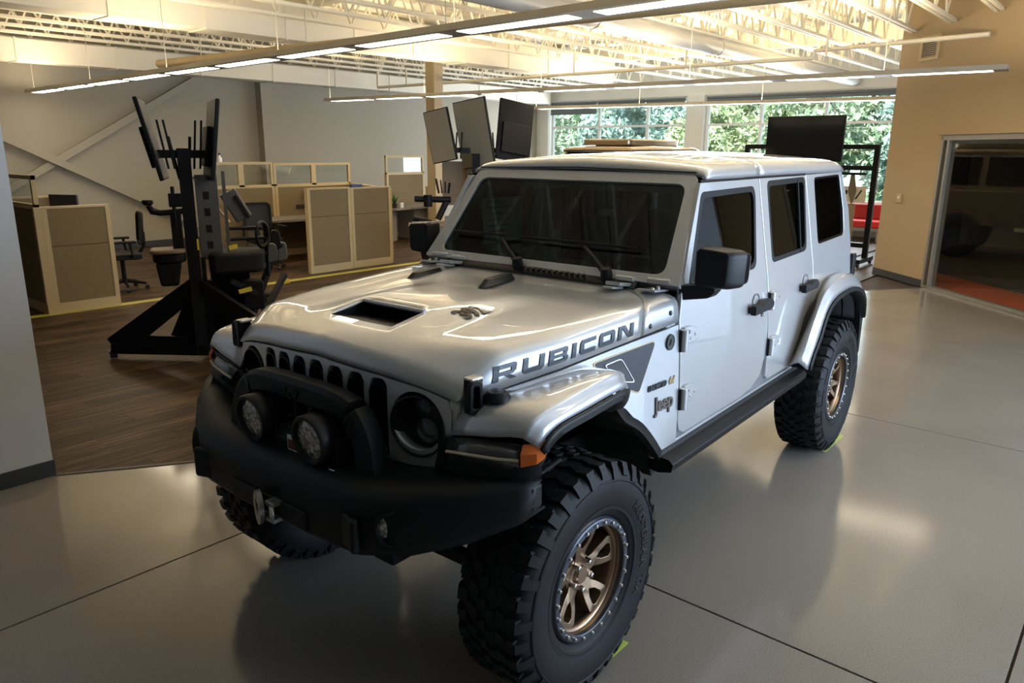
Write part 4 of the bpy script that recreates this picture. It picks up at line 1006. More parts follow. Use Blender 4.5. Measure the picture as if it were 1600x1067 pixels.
for s in (1, -1):
    def sidefn(x0, z0, s, rise=0.0):
        def fn(u, v):
            x = (x0 - u) if s > 0 else (x0 - .18 + u); z = z0 + v + rise*u; return Vector((x, s*(min(S(z), hood_ys(x)+(1.25-z)*.05 + max(0, -x-.3)*.03)+.003), z))
        return fn
    fp = [c for c in V.children if c.name.startswith('fender_side')][0 if s > 0 else 1]
    o = put_text('Jeep', .090, sidefn(-.600, .915, s), 'maker_badge', mat('badge_bronze_grey', (.13, .105, .095), rough=.35, metal=.7), fp, bold=.0022, sx=.95, thick=.006, spacing=.95)
    o = put_text('UNLIMITED', .034, sidefn(-.545, 1.015, s), 'fender_badge', M_GRAPH, fp, bold=.001, sx=.80, shear=.25, thick=.004)
    o = put_text('4x4', .046, sidefn(-.705, 1.012, s), 'fender_badge', M_GOLD, fp, bold=.001, sx=.60, shear=.25, thick=.004)
    MB().lathe([(0, .006), (.026, .006), (.028, .008), (.034, .008), (.036, 0)], (-.715, s*(S(1.195)-.006), 1.195), (0, s, 0), n=24).build('round_badge', mat('pewter', (.10, .105, .10), rough=.4, metal=.8), fp)
    MB().prism([(-.008, -.008), (.0, .010), (.008, -.008)], lambda u, v, d: (-.715+u*1.6, s*(S(1.195)-.006+d), 1.195+v*1.4), .006, .0095).build('badge_peak', M_GRAPH, fp)
    tri = round_poly([(-.19, 1.205), (-.600, 1.222), (-.480, 1.030), (-.33, 1.10)], [.03, .03, .02, .06])
    def vf(u, v, d): return (u, s*(min(S(v), hood_ys(u)+(1.25-v)*.05 + max(0, -u-.3)*.03)+d), v)
    big = [(-.42 + (x+.42)*1.045, 1.15 + (z-1.15)*1.06) for x, z in tri]
    ve = MB().prism(big, vf, .0, .0025).build('vent_border', M_GOLD, fp)
    MB().prism(tri, vf, .001, .0045).build('side_decal', M_GRAPH, ve)
    vt = round_poly([(-.25, 1.19), (-.36, 1.197), (-.45, 1.08), (-.36, 1.10)], .02)
    ring_prism(MB(), vt, [(-.355 + (x+.355)*.93, 1.142 + (z-1.142)*.92) for x, z in vt], vf, .004, .009, c=(-.355, 1.142)).build('vent_frame', M_CHROME, ve)
    MB().prism([(-.355 + (x+.355)*.9, 1.142 + (z-1.142)*.88) for x, z in vt], vf, .003, .0065).build('vent_mesh', M_GLOSSB, ve)

# ---------------------------------------------------------------- grille and headlights
def cut(o, cutter):
    """boolean difference, baked into the mesh"""
    md = o.modifiers.new('cut', 'BOOLEAN'); md.operation = 'DIFFERENCE'; md.object = cutter; md.solver = 'EXACT'
    dg = bpy.context.evaluated_depsgraph_get(); me = bpy.data.meshes.new_from_object(o.evaluated_get(dg)); o.modifiers.clear(); old = o.data; o.data = me; bpy.data.meshes.remove(old)
    bpy.data.objects.remove(cutter)
HE = sorted([(p[1], p[2], p[0]) for p in P[0] if p[1] >= 0])          # front edge of the hood: y, z, x
def edge_z(y): return itp(abs(y), [e[0] for e in HE], [e[1] for e in HE])
def edge_x(y): return itp(abs(y), [e[0] for e in HE], [e[2] for e in HE])
def gx(y, z):
    b = .505 - .075*min(1.2, (abs(y)/.6))**2; zt = edge_z(y)
    return b - (b - edge_x(y) - .003)*smooth01((z-1.13)/(zt-1.13)) - max(0, 1.0-z)*.10
top_ = [(y, edge_z(y)-.007) for y in (.575, .55, .50, .44, .38, .30, .20, .10, 0)]
top_ = top_ + [(-y, z) for y, z in top_[-2::-1]]
go = round_poly([(.575, .985), (.592, 1.05), (.594, 1.165)] + top_ + [(-.594, 1.165), (-.592, 1.05), (-.575, .985), (-.50, .905), (.50, .905)], [.03, .02, .03] + [0]*len(top_) + [.03, .02, .03, .05, .05], n=4)
gr = MB().prism(go, lambda u, v, d: (d, u, v), -.035, .0).build('grille', M_PAINT, V, smooth=False)
def STOP(y): return 1.222 - .012*abs(y)/.31
cb = MB()
SLOTS = [(-3+k)*.1025 for k in range(7)]
for y in SLOTS:
    cb.prism(round_poly([(y-.039, .955), (y+.039, .955), (y+.039, STOP(y)-.024), (y+.024, STOP(y)), (y-.024, STOP(y)), (y-.039, STOP(y)-.024)], .010, n=3), lambda u, v, d: (d, u, v), -.08, .05)
for s in (-1, 1): cb.prism([(s*.462 + .101*math.cos(t), 1.086 + .101*math.sin(t)) for t in np.linspace(0, 2*PI, 40)[:-1]], lambda u, v, d: (d, u, v), -.08, .05)
co = cb.build('cutter', None, None); co.rotation_euler = (0,0,0)
V.rotation_euler = (0,0,0); bpy.context.view_layer.update(); cut(gr, co); V.rotation_euler = (0, 0, R(2.212))
bm = bmesh.new(); bm.from_mesh(gr.data); bmesh.ops.triangulate(bm, faces=[f for f in bm.faces if len(f.verts) > 4])
for v in bm.verts: v.co.x += gx(v.co.y, v.co.z)
bm.to_mesh(gr.data); bm.free()
gr.data.materials.clear(); gr.data.materials.append(M_PAINT)
MB().grid([[(gx(y, z)-.05, y, z) for z in (.92, 1.0, 1.1, 1.17, 1.23)] for y in np.linspace(-.58, .58, 15)]).build('grille_mesh', M_DARK, gr)
for y in SLOTS:      # dark surround lining each slot
    sp = round_poly([(y-.0385, .957), (y+.0385, .957), (y+.0385, STOP(y)-.026), (y+.0235, STOP(y)-.002), (y-.0235, STOP(y)-.002), (y-.0385, STOP(y)-.026)], .010, n=3)
    si = [(y + (a-y)*.84, 1.08 + (b-1.08)*.965) for a, b in sp]
    ring_prism(MB(), sp, si, lambda u, v, d: (gx(u, v)+d, u, v), -.04, .003, c=(y, 1.08)).build('slot_surround', M_GLOSSB, gr)
for s in (-1, 1):
    x0 = gx(.462, 1.10); ax = Vector((1, s*.19, 0)).normalized(); c = (x0-.02, s*.462, 1.086)
    hl = MB().lathe([(.1065, .0), (.1065, .025), (.1025, .027), (.0985, .018), (.088, -.02), (.080, -.030), (.078, -.05)], c, ax, n=40).build('headlight', M_BLACK, gr)
    MB().lathe([(.080, -.045), (.06, -.062), (.04, -.07), (0, -.075)], c, ax, n=32).build('reflector', M_GLOSSB, hl)
    MB().lathe([(.050, -.06), (.046, -.025), (.03, -.016), (0, -.012)], (c[0], c[1]+.01, c[2]-.03), ax, n=24).build('projector_lens', mat('projector', (.10, .11, .12), rough=.05, metal=.4, coat=1), hl)
    MB().lathe([(.038, -.06), (.036, -.03), (0, -.020)], (c[0], c[1]-.01, c[2]+.048), ax, n=20).build('projector_lens', MATS['projector'], hl)
    for (dy, dz, w_) in ((.03, .052, .05), (-.03, -.058, .05), (.045, -.02, .03)):
        MB().bb(c[0]-.052, c[0]-.040, c[1]+dy-w_/2, c[1]+dy+w_/2, c[2]+dz-.003, c[2]+dz+.003).build('reflector_bar', M_CHROME, hl)
    MB().lathe([(.082, -.028), (.06, -.020), (.03, -.016), (0, -.015)], c, ax, n=32).build('headlight_lens', tinted('lens_clear'+str(s), (.75, .78, .78)), hl)
# nose corner panels beside the grille
for s in (-1, 1):
    MB().grid([[(gx(.58, z)-.005, s*.588, z), (.40, s*.607, z), (.34, s*.628, z)] for z in (.93, 1.0, 1.08, 1.15, 1.195)]).build('nose_corner', M_PAINT, V, solid=.01)

# ---------------------------------------------------------------- front bumper
face = [(.405, .915, 1.0, .985, .895, .880), (.455, .88, 1.0, .975, .86, .845), (.575, .74, .98, .945, .79, .765), (.675, .58, .96, .915, .74, .710), (.725, .44, .945, .905, .715, .690), (.735, .20, .945, .905, .71, .685), (.735, 0, .945, .905, .71, .685)]
rows = []
full = face + [(f[0], -f[1], *f[2:]) for f in face[-2::-1]]
for x, y, zt_, zu, zl_, zb_ in full:
    bk = .10 if abs(y) < .7 else .05
    rows.append([(x-bk-.22*(abs(y) < .8), y*.985, zt_-.004), (x-bk, y*.985, zt_), (x-bk*.35, y*.995, zt_-.012), (x-.006, y, zu), (x, y, zu-.05), (x, y, zl_+.03), (x-.02, y, zl_), (x-.08, y*.98, zb_), (x-.20*(abs(y) < .8)-.06, y*.96, zb_+.01)])
bp_ = MB().grid(rows).build('front_bumper', M_BLACKS, V, solid=.012, sharp=60)
for s in (-1, 1):       # end caps and recessed pockets with fog lamps
    MB().bb(.36, .415, s*.86, s*.912, .90, .985).build('bumper_end', M_BLACKS, bp_, bevel=.012)
    d = Vector((.62, s*.60, 0)).normalized()
    p0 = Vector((.668, s*.57, .835))
    fl = MB().lathe([(.062, -.02), (.062, .008), (.054, .010), (.052, -.006)], p0, d, n=28).build('fog_lamp', M_BLACKS, bp_)
    MB().lathe([(.052, -.006), (.035, .0), (0, .003)], p0, d, n=24).build('fog_lens', M_LENS, fl)
    MB().box((.715, s*.40, .80), (.03, .15, .12), Matrix.Rotation(R(-18*s), 3, 'Z')).build('bumper_block', M_BLACKS, bp_, bevel=.012)
MB().bb(.722, .745, -.22, .22, .735, .805).build('fairlead_plate', M_BLACKS, bp_, bevel=.008)
# winch hook: flat link ring with pin
wh = ring_prism(MB(), [(.048*math.cos(t), .062*math.sin(t)) for t in np.linspace(0, 2*PI, 28)[:-1]], round_poly([(-.026, .030), (.024, .018), (.004, -.034)], .008), lambda u, v, d: (.765 + u*.35 + d, u*.95, .770 + v), 0, .018).build('winch_link', M_ALU, bp_, bevel=.003)
MB().tube([(.76, .055, .800), (.76, .055, .735)], .012, n=10).build('link_pin', M_CHROME, wh)
for z in (.730, .790): MB().bb(.735, .775, .035, .085, z, z+.016).build('clevis', M_ALU, wh, bevel=.003)
# hoop
hp = spline([(.575, .372, .925), (.572, .355, 1.02), (.568, .330, 1.072), (.565, .275, 1.122), (.565, .19, 1.142), (.565, 0, 1.146), (.565, -.19, 1.142), (.565, -.275, 1.122), (.568, -.330, 1.072), (.572, -.355, 1.02), (.575, -.372, .925)], 44)
mb = MB(); rows = []
for i, p in enumerate(hp):
    d = (hp[min(i+1, 43)]-hp[max(i-1, 0)]).normalized(); nrm = Vector((1, 0, 0)).cross(d).normalized()
    if nrm.z < 0 and abs(p.y) < .28: nrm = -nrm
    hw = .052 if abs(p.y) < .3 else .050
    row = []
    for a, b in ((.045, -.030), (.045, .030), (.030, .048), (-.020, .048), (-.045, .030), (-.045, -.030), (-.02, -.048), (.030, -.048)): row.append(p + Vector((a, 0, 0)) + nrm*b*.92)
    rows.append(row)
mb.grid(rows, closed_v=True)
hoop = mb.build('bumper_hoop', M_BLACKS, bp_, sharp=38)
put_text('AEV', .05, lambda u, v: Vector((.613, -.055 + u, 1.128 + v*.9 - .005)), 'hoop_logo', M_BLACK, hoop, bold=.002, thick=.006)
# auxiliary lamps
for s in (-1, 1):
    c = Vector((.665, s*.168, 1.028)); ax = Vector((1, 0, -.06)).normalized()
    la = MB().lathe([(.0, -.115), (.045, -.115), (.055, -.10), (.06, -.07), (.080, -.045), (.086, -.03), (.088, .012), (.084, .018), (.074, .018), (.070, .004)], c, ax, n=36).build('driving_lamp', M_BLACK, bp_)
    MB().lathe([(.071, .002), (.05, .008), (0, .010)], c, ax, n=32).build('lamp_lens', M_LENS, la)
    for k in range(5):
        MB().box(c + Vector((-.075, s*0 + (k-2)*.025, .055)), (.07, .006, .05)).build('cooling_fin', M_BLACK, la)
    mb = MB(); mb.bb(c.x-.07, c.x-.03, c.y-.095, c.y-.085, .93, 1.04); mb.bb(c.x-.07, c.x-.03, c.y+.085, c.y+.095, .93, 1.04); mb.bb(c.x-.075, c.x-.025, c.y-.095, c.y+.095, .925, .937)
    mb.build('lamp_bracket', M_BLACK, la, bevel=.003)
# winch behind the lamps, with its label
wi = MB().tube([(.58, -.25, .965), (.58, .25, .965)], .055, n=20).build('winch_drum', M_BLACK, bp_)
MB().bb(.52, .64, .02, .06, .90, 1.03).build('winch_end', M_BLACK, wi, bevel=.01)
lb = MB().bb(.642, .646, .005, .062, .945, 1.0).build('winch_label', M_WHITEP, wi)
MB().bb(.646, .6475, .010, .057, .950, .985).build('label_print', mat('label_maroon', (.12, .02, .03), rough=.5), lb)
MB().bb(.58, .66, .245, .275, .925, .945).build('lamp_tab', M_CHROME, wi, bevel=.004)
# skid and running gear
MB().prism([(.62, .70), (.60, .62), (.30, .50), (.28, .56)], lambda u, v, d: (u, d, v), -.28, .28).build('skid_plate', M_SKID, bp_, bevel=.006)
mb = MB(); mb.tube([(0, -.62, .46), (0, .62, .46)], .045, n=14); mb.lathe([(0, .16), (.09, .15), (.15, .07), (.16, 0), (.15, -.07), (.09, -.14), (0, -.15)], (0.02, -.22, .46), (1, 0, 0), n=18)
mb.build('front_axle', M_SKID, V)
mb = MB(); mb.tube([(-3.008, -.62, .46), (-3.008, .62, .46)], .045, n=14); mb.lathe([(0, .16), (.09, .15), (.15, .07), (.16, 0), (.15, -.07), (.09, -.14), (0, -.15)], (-3.0, 0, .46), (1, 0, 0), n=18)
mb.build('rear_axle', M_SKID, V)
MB().tube([(.20, -.56, .47), (.20, .56, .47)], .026, n=10).build('tie_rod', M_BLACKS, V)
MB().tube([(.24, -.40, .62), (.22, .50, .50)], .024, n=10).build('drag_link', M_BLACKS, V)
MB().tube([(.26, -.05, .55), (.26, .18, .55)], .045, n=14).build('steering_damper', M_CHROME, V)
for s in (-1, 1):
    MB().bb(-3.35, .58, s*.36, s*.46, .62, .76).build('frame_rail', M_BLACKS, V, bevel=.01)
    MB().tube([(-.02, s*.50, .52), (.10, s*.46, 1.02)], .035, n=12).build('shock_absorber', M_SKID, V)
    pts = [(0.02 + .055*math.cos(t*.5), s*.47 + .055*math.sin(t*.5), .52 + t*.0085) for t in range(0, 50)]
    MB().tube(pts, .010, n=6).build('coil_spring', M_BLACKS, V)
MB().bb(-2.9, .25, -.34, .34, .60, .74).build('underbody', M_DARK, V)
MB().bb(-3.36, -.75, -.72, .72, .70, .78).build('floor_pan', M_DARK, V)
# engine bay closed dark behind the grille
MB().bb(.36, .40, -.56, .56, .80, 1.20).build('radiator', M_DARK, V)

# ---------------------------------------------------------------- cabin
MB().prism([(-.84, 1.36), (-1.05, 1.40), (-1.16, 1.37), (-1.18, 1.20), (-1.10, .90), (-.84, .90)], lambda u, v, d: (u, d, v), -.70, .70).build('dashboard', M_DARK, V, bevel=.03)
for y in (.36, -.36):
    mb = MB(); mb.prism(round_poly([(-1.35, .98), (-1.85, .93), (-1.85, 1.06), (-1.35, 1.11)], .04), lambda u, v, d: (u, y+d, v), -.24, .24)
    mb.prism(round_poly([(-1.80, 1.02), (-1.95, 1.02), (-2.10, 1.56), (-1.98, 1.58)], .04), lambda u, v, d: (u, y+d, v), -.23, .23)
    st_ = mb.build('front_seat', mat('seat_fabric', (.03, .03, .032), rough=.8), V, bevel=.03)
    MB().prism(round_poly([(-2.00, 1.62), (-2.08, 1.62), (-2.11, 1.78), (-2.03, 1.78)], .03), lambda u, v, d: (u, y+d, v), -.12, .12).build('head_rest', MATS['seat_fabric'], st_, bevel=.02)
MB().prism(round_poly([(-2.35, .98), (-2.75, .98), (-2.95, 1.55), (-2.82, 1.58), (-2.70, 1.12), (-2.35, 1.12)], .03), lambda u, v, d: (u, d, v), -.58, .58).build('rear_bench', MATS['seat_fabric'], V, bevel=.03)
sw = MB(); cs = Vector((-1.28, .36, 1.36)); e1 = Vector((0, 1, 0)); e2 = Vector((.38, 0, .92)).normalized()
sw.tube([cs + (e1*math.cos(t) + e2*math.sin(t))*.185 for t in np.linspace(0, 2*PI, 28)[:-1]], .016, n=8, closed=True)
for t in (0, PI, -PI/2): sw.tube([cs, cs + (e1*math.cos(t) + e2*math.sin(t))*.18], .015, n=6)
sw.tube([cs, cs + Vector((.20, 0, -.10))], .035, n=8); sw.build('steering_wheel', M_DARK, V)
for y in (-.60, .60):
    MB().tube([(-1.95, y, 1.0), (-1.90, y*.98, 1.80), (-1.20, y*.96, 1.82)], .035, n=10).build('roll_bar', M_DARK, V)
MB().tube([(-1.90, -.59, 1.80), (-1.90, .59, 1.80)], .035, n=10).build('roll_bar', M_DARK, V)
pa = MB().bb(-1.24, -1.60, -.735+.03, -.732+.03, 1.44, 1.76).build('window_sticker', mat('sticker_paper', (.80, .88, .82), rough=.6), V)
pa['label'] = 'pale paper sheet inside the passenger side window'
for k in range(7): MB().bb(-1.27, -1.27-.28*(.6+.4*((k*37) % 10)/10), -.7015, -.7005, 1.50+k*.035, 1.510+k*.035).build('printed_line', mat('print_grey', (.25, .30, .28), rough=.6), pa)

# ---------------------------------------------------------------- wheels
WR = .462
def tyre_prof(): return [(.232, .095), (.245, .125), (.29, .150), (.34, .159), (.385, .157), (.415, .147), (.432, .135), (.446, .118), (.449, .06), (.450, 0)]
half = [(r_ if r_ < .30 else .30 + (r_-.30)*.873, h*.95 if r_ > .25 else h) for r_, h in tyre_prof()]; prof = half + [(r_, -h) for r_, h in half[-2::-1]]
def make_wheel():
    t = MB().lathe(prof, (0, 0, 0), (0, 1, 0), n=96).build('tire', M_RUBBER, V, sharp=0)
    mb = MB(); NB = 36
    def blk(a0, a1, y0, y1, rb, rt, skew=0.0):
        vs = []
        for rr_ in (rb, rt):
            sh = .0 if rr_ == rb else .06
            for a, y in ((a0 + sh*(a1-a0), y0), (a1 - sh*(a1-a0), y0), (a1 - sh*(a1-a0) + skew, y1), (a0 + sh*(a1-a0) + skew, y1)): vs.append((rr_*math.cos(a), y, rr_*math.sin(a)))
        mb.add(vs, [(0,1,2,3), (7,6,5,4), (0,4,5,1), (1,5,6,2), (2,6,7,3), (3,7,4,0)])
    dA = 2*PI/NB
    for k in range(NB):
        a = k*dA
        for s in (-1, 1):
            a_ = a + (dA/2 if s < 0 else 0)
            long = (k % 2 == 0)
            # shoulder lug wrapping over the edge
            y_in, y_out = s*.084, s*(.128 if long else .121)
            blk(a_, a_+dA*.64, y_in, y_out, .405, .4430, skew=.02*s)
            # side biter down the shoulder
            vs = []
            for r1, y1 in ((.4425, .1235), (.420, .137), (.384 if long else .398, .1485 if long else .144)):
                for aa in (a_ + .02, a_+dA*.60): vs.append((r1*math.cos(aa), s*(y1+.004), r1*math.sin(aa)))
                for aa in (a_ + .02, a_+dA*.60): vs.append(((r1-.012)*math.cos(aa), s*(y1-.012), (r1-.012)*math.sin(aa)))
            mb.add(vs, [(0,1,5,4), (4,5,9,8), (0,4,6,2), (4,8,10,6), (1,3,7,5), (5,7,11,9), (8,9,11,10), (0,2,3,1)])
            # inner rows, staggered
            blk(a_+dA*.30, a_+dA*.92, s*.040, s*.080, .405, .4420, skew=-.035*s)
            blk(a_+dA*.02, a_+dA*.60, s*.004, s*.036, .405, .4415, skew=.03*s)
    mb.build('tread', M_RUBBER, t, sharp=20)
    MB().lathe([(.374, .1490), (.378, .1525), (.383, .1490)], (0, 0, 0), (0, 1, 0), n=96).build('sidewall_rib', M_RUBBER, t)
    MB().lathe([(.262, .132), (.268, .139), (.276, .139), (.282, .141)], (0, 0, 0), (0, 1, 0), n=96).build('rim_guard', M_RUBBER, t)
    # raised lettering, reading clockwise seen from outside
    def arc(txt, a_mid, size, name):
        vs, fs = text_polys(txt, size, .002, 0, 1.05); wd = max(v[0] for v in vs); bm = bmesh.new(); r0 = .308
        bv = []
        for v in vs:
            a = a_mid + (v[0]-wd/2)/r0           # clockwise seen from +y with x to the left
            rr_ = r0 + v[1]; bv.append(bm.verts.new((rr_*math.cos(a), itp(rr_, [.29, .335, .374], [.1425, .151, .149]) + .0012, rr_*math.sin(a))))
        for f in fs:
            try: bm.faces.new([bv[i] for i in f])
            except ValueError: pass
        me = bpy.data.meshes.new(name); bm.to_mesh(me); bm.free(); me.materials.append(mat('tyre_letters', (.010, .010, .011), rough=.5))
        o = bpy.data.objects.new(name, me); COL.objects.link(o); o.parent = t
        md = o.modifiers.new('solid', 'SOLIDIFY'); md.thickness = .003; md.offset = 0
    arc('MUD-TERRAIN  T/A', R(175), .046, 'sidewall_lettering')
    # rim
    rim = MB().lathe([(.226, .118), (.222, .120), (.214, .118), (.206, .105), (.202, .06), (.198, .02), (.195, -.10), (.215, -.115)], (0, 0, 0), (0, 1, 0), n=64).build('rim', M_BRONZE, t)
    MB().lathe([(.19, -.02), (.19, -.021), (.02, -.03), (0, -.03)], (0, 0, 0), (0, 1, 0), n=40).build('brake_disc', M_DARK, rim)
    rg = MB().lathe([(.203, .112), (.203, .128), (.206, .131), (.226, .131), (.230, .128), (.2325, .122), (.236, .118), (.237, .100)], (0, 0, 0), (0, 1, 0), n=96).build('beadlock_ring', M_RING, rim, sharp=25)
    bme = MB().lathe([(0, .009), (.0055, .0085), (.0078, .006), (.0082, 0)], (0, 0, 0), (0, 1, 0), n=10).mesh('ring_bolt'); bme.materials.append(M_CHROME)
    for k in range(24):
        a = 2*PI*k/24; b = bpy.data.objects.new('ring_bolt', bme); COL.objects.link(b); b.parent = rim; b.location = (.2165*math.cos(a), .131, .2165*math.sin(a))
    MB().lathe([(.203, .098), (.196, .096), (.190, .088), (.190, .075)], (0, 0, 0), (0, 1, 0), n=64).build('rim_lip', M_BRONZE, rim)
    # hub + five split spokes
    mb = MB().lathe([(.0, .082), (.030, .082), (.034, .076), (.036, .066), (.072, .062), (.078, .052), (.078, -.03)], (0, 0, 0), (0, 1, 0), n=40)
    mb.build('hub', M_BRONZE, rim, sharp=35)
    for k in range(5):
        a = 2*PI*k/5 + R(20); ca, sa = math.cos(a), math.sin(a)
        def sf(u, v, d, ca=ca, sa=sa):      # u radial, v tangential, d outward
            dd = d + .016 + .060*smooth01((u-.05)/.13)*.45
            return (u*ca - v*sa, dd, u*sa + v*ca)
        so = [(.045, -.034), (.080, -.029), (.125, -.048), (.168, -.060), (.196, -.044), (.196, .044), (.168, .060), (.125, .048), (.080, .029), (.045, .034)]
        hi = round_poly([(.102, 0), (.124, -.019), (.156, -.030), (.173, -.020), (.173, .020), (.156, .030), (.124, .019)], .004, n=2)
        ring_prism(MB(), so, hi, sf, .012, .048, c=(.135, 0)).build('spoke', M_BRONZE, rim, bevel=.005, seg=2)
        b = a + R(36)
        ln = MB().lathe([(.013, .0), (.013, .03), (.010, .040), (.009, .0405), (0, .0405)], (.055*math.cos(b), .052, .055*math.sin(b)), (0, 1, 0), n=6).build('lug_nut', M_CHROME, rim)
    return t
w1 = make_wheel(); YC = .889 - .131
w1.location = (0, YC, WR); w1.rotation_euler[2] = R(-1.9)
w2 = copy_tree(w1, V); w2.location = (-3.008, YC, WR); w2.rotation_euler = (0, R(31), 0)
w3 = copy_tree(w1, V); w3.location = (0, -YC, WR); w3.rotation_euler = (0, 0, R(180-1.9))
w4 = copy_tree(w1, V); w4.location = (-3.008, -YC, WR); w4.rotation_euler = (0, R(31), R(180))
w5 = copy_tree(w1, V); w5.location = (-3.62, 0, 1.13); w5.rotation_euler = (0, 0, R(90))
# =================================================================== cubicles, rigs, furniture, outside
def cub_panel(root, a, b, h, split, topper=0.0, name='panel', base=.12, panes=1, post0=True, post1=True):
    """one cubicle panel from a to b (world xy) under root at the origin"""
    a = Vector((*a, 0)); b = Vector((*b, 0)); d = (b-a); L = d.length; d.normalize(); n_ = Vector((-d.y, d.x, 0))
    def P_(t, z, o): p = a + d*t + n_*o; return (p.x, p.y, z)
    def bx_(mb, t0, t1, z0, z1, o): return mb.add([P_(t, z, q) for z in (z0, z1) for t, q in ((t0, -o), (t1, -o), (t1, o), (t0, o))], [(0,3,2,1),(4,5,6,7),(0,1,5,4),(1,2,6,5),(2,3,7,6),(3,0,4,7)])
    fr = MB(); bx_(fr, 0, L, 0, base, .038)
    f = fr.build('base_trim', M_CREAM, root)
    bx_(MB(), 0, L, h-.025, h, .042).build('top_cap', M_CREAM, root)
    if post0: bx_(MB(), 0, .055, base, h-.025, .041).build('end_post', M_CREAM, root)
    if post1: bx_(MB(), L-.055, L, base, h-.025, .041).build('end_post', M_CREAM, root)
    bx_(MB(), .05, L-.05, base, split-.004, .034).build('fabric_tile', M_FABR, root); bx_(MB(), .05, L-.05, split+.004, h-.025, .034).build('fabric_tile', M_FABR, root)
    if topper:
        w_ = L/panes
        for k in range(panes):
            t0, t1 = k*w_, (k+1)*w_
            fm = MB(); bx_(fm, t0, t0+.05, h, topper, .025); bx_(fm, t1-.05, t1, h, topper, .025); bx_(fm, t0, t1, topper-.045, topper, .026); bx_(fm, t0, t1, h, h+.03, .025)
            fm.build('topper_frame', M_CREAM, root, merge=.0001); bx_(MB(), t0+.05, t1-.05, h+.03, topper-.045, .004).build('topper_glass', M_GLASSC, root)
cu = empty('cubicle', (0, 0, 0)); tag(cu, 'tan fabric cubicle with cream trim beside the white wall end at the left', 'cubicle', 'office cubicles')
cub_panel(cu, (-1.10, -7.74), (-1.86, -7.74), 1.27, .80)
cub_panel(cu, (-1.06, -7.70), (-1.06, -9.9), 1.27, .80, topper=1.63, panes=2)
cub_panel(cu, (-1.06, -9.95), (-2.13, -9.95), 1.27, .80)
dk = MB().bb(-2.05, -1.12, -9.88, -9.2, .70, .74).build('desk_top', M_DESK, cu)
MB().bb(-2.02, -1.98, -9.86, -9.25, 0, .70).build('desk_leg', M_DESK, cu)
def monitor(loc, rz, w_, h, label, m_scr=None):
    r_ = empty('computer_monitor', loc, rz); tag(r_, label, 'monitor')
    MB().bb(-w_/2, w_/2, -.02, .02, .14, .14+h).build('screen_housing', M_PLAS, r_, bevel=.006); MB().bb(-w_/2+.015, w_/2-.015, -.023, -.0195, .155, .125+h).build('screen', m_scr or M_SCREEN, r_)
    MB().bb(-.02, .02, .0, .03, .0, .25).build('stand_neck', M_PLAS, r_); MB().bb(-.12, .12, -.08, .10, 0, .012).build('stand_foot', M_PLAS, r_, bevel=.004)
    return r_
monitor((-2.0, -9.62, .74), R(-60), .45, .42, 'dark monitor end showing above the left cubicle')
c2 = empty('cubicle', (0, 0, 0)); tag(c2, 'tan fabric cubicle with a glazed top rail, behind the black simulator rig', 'cubicle', 'office cubicles')
cub_panel(c2, (-4.93, -8.03), (-5.77, -8.03), 1.35, .90); cub_panel(c2, (-5.775, -8.03), (-6.63, -8.03), 1.34, .90)
cub_panel(c2, (-4.45, -10.2), (-5.72, -10.2), 1.29, .80, topper=1.72, panes=2); cub_panel(c2, (-5.73, -10.2), (-7.45, -10.2), 1.29, .80, topper=1.70, panes=2)
cub_panel(c2, (-6.66, -8.06), (-7.45, -10.15), 1.30, .85)
MB().prism([(-5.05, -10.15), (-7.35, -10.15), (-7.05, -9.3), (-5.05, -9.45)], lambda u, v, d: (u, v, d), .70, .74).build('desk_top', M_DESK, c2)
for x in (-5.1, -7.0): MB().bb(x-.02, x+.02, -10.1, -9.5, 0, .70).build('desk_leg', M_DESK, c2)
MB().bb(-6.15, -6.42, -10.165, -10.15, .86, .93).build('power_outlet', M_PLAS, c2)
MB().bb(-6.35, -7.1, -10.16, -9.9, 1.16, 1.20).build('shelf', M_DESK, c2)
o = MB().bb(-.11, .11, -.03, .03, 0, .045).build('name_plate', mat('plate_blue', (.03, .07, .22), rough=.5), None, loc=(-5.92, -8.03, 1.34)); tag(o, 'small blue name plate on top of the front cubicle panel', 'name plate')
for (x, hh, m_, lab) in ((-4.62, .17, M_PLAS, 'dark spray bottle on the cubicle rail behind the rig'), (-4.72, .12, M_WFRAME, 'white bottle on the cubicle rail behind the rig')):
    r_ = empty('bottle', (x, -10.2, 1.72)); tag(r_, lab, 'bottle', 'bottles on the cubicle rail')
    MB().lathe([(0, 0), (.035, 0), (.037, .01), (.037, hh*.6), (.015, hh*.78), (.015, hh)], (0, 0, 0), n=14).build('bottle_body', m_, r_); MB().lathe([(.02, hh), (.02, hh+.03), (0, hh+.03)], (0, 0, 0), n=10).build('cap', M_PLAS, r_)
c3 = empty('cubicle', (0, 0, 0)); tag(c3, 'far cubicle with a glazed top rail beside the tan column', 'cubicle', 'office cubicles')
cub_panel(c3, (-9.20, -11.2), (-10.35, -11.2), 1.42, 1.0, topper=1.82)
MB().prism([(-8.55, -11.1), (-10.3, -11.1), (-9.75, -10.35), (-8.7, -10.25)], lambda u, v, d: (u, v, d), .68, .72).build('desk_top', M_DESK, c3)
for x in (-8.7, -9.6): MB().bb(x-.20, x+.20, -11.05, -10.5, 0, .68).build('pedestal', M_DESK, c3, bevel=.006)
cub_panel(c3, (-9.9, -10.1), (-9.9, -10.6), 1.15, .8)
pt = empty('potted_plant', (-8.80, -10.45, .72)); tag(pt, 'small green plant on the far cubicle desk', 'plant')
MB().lathe([(0, 0), (.05, 0), (.065, .10), (.055, .10), (.05, .02)], (0, 0, 0), n=12).build('pot', M_PLAS, pt)
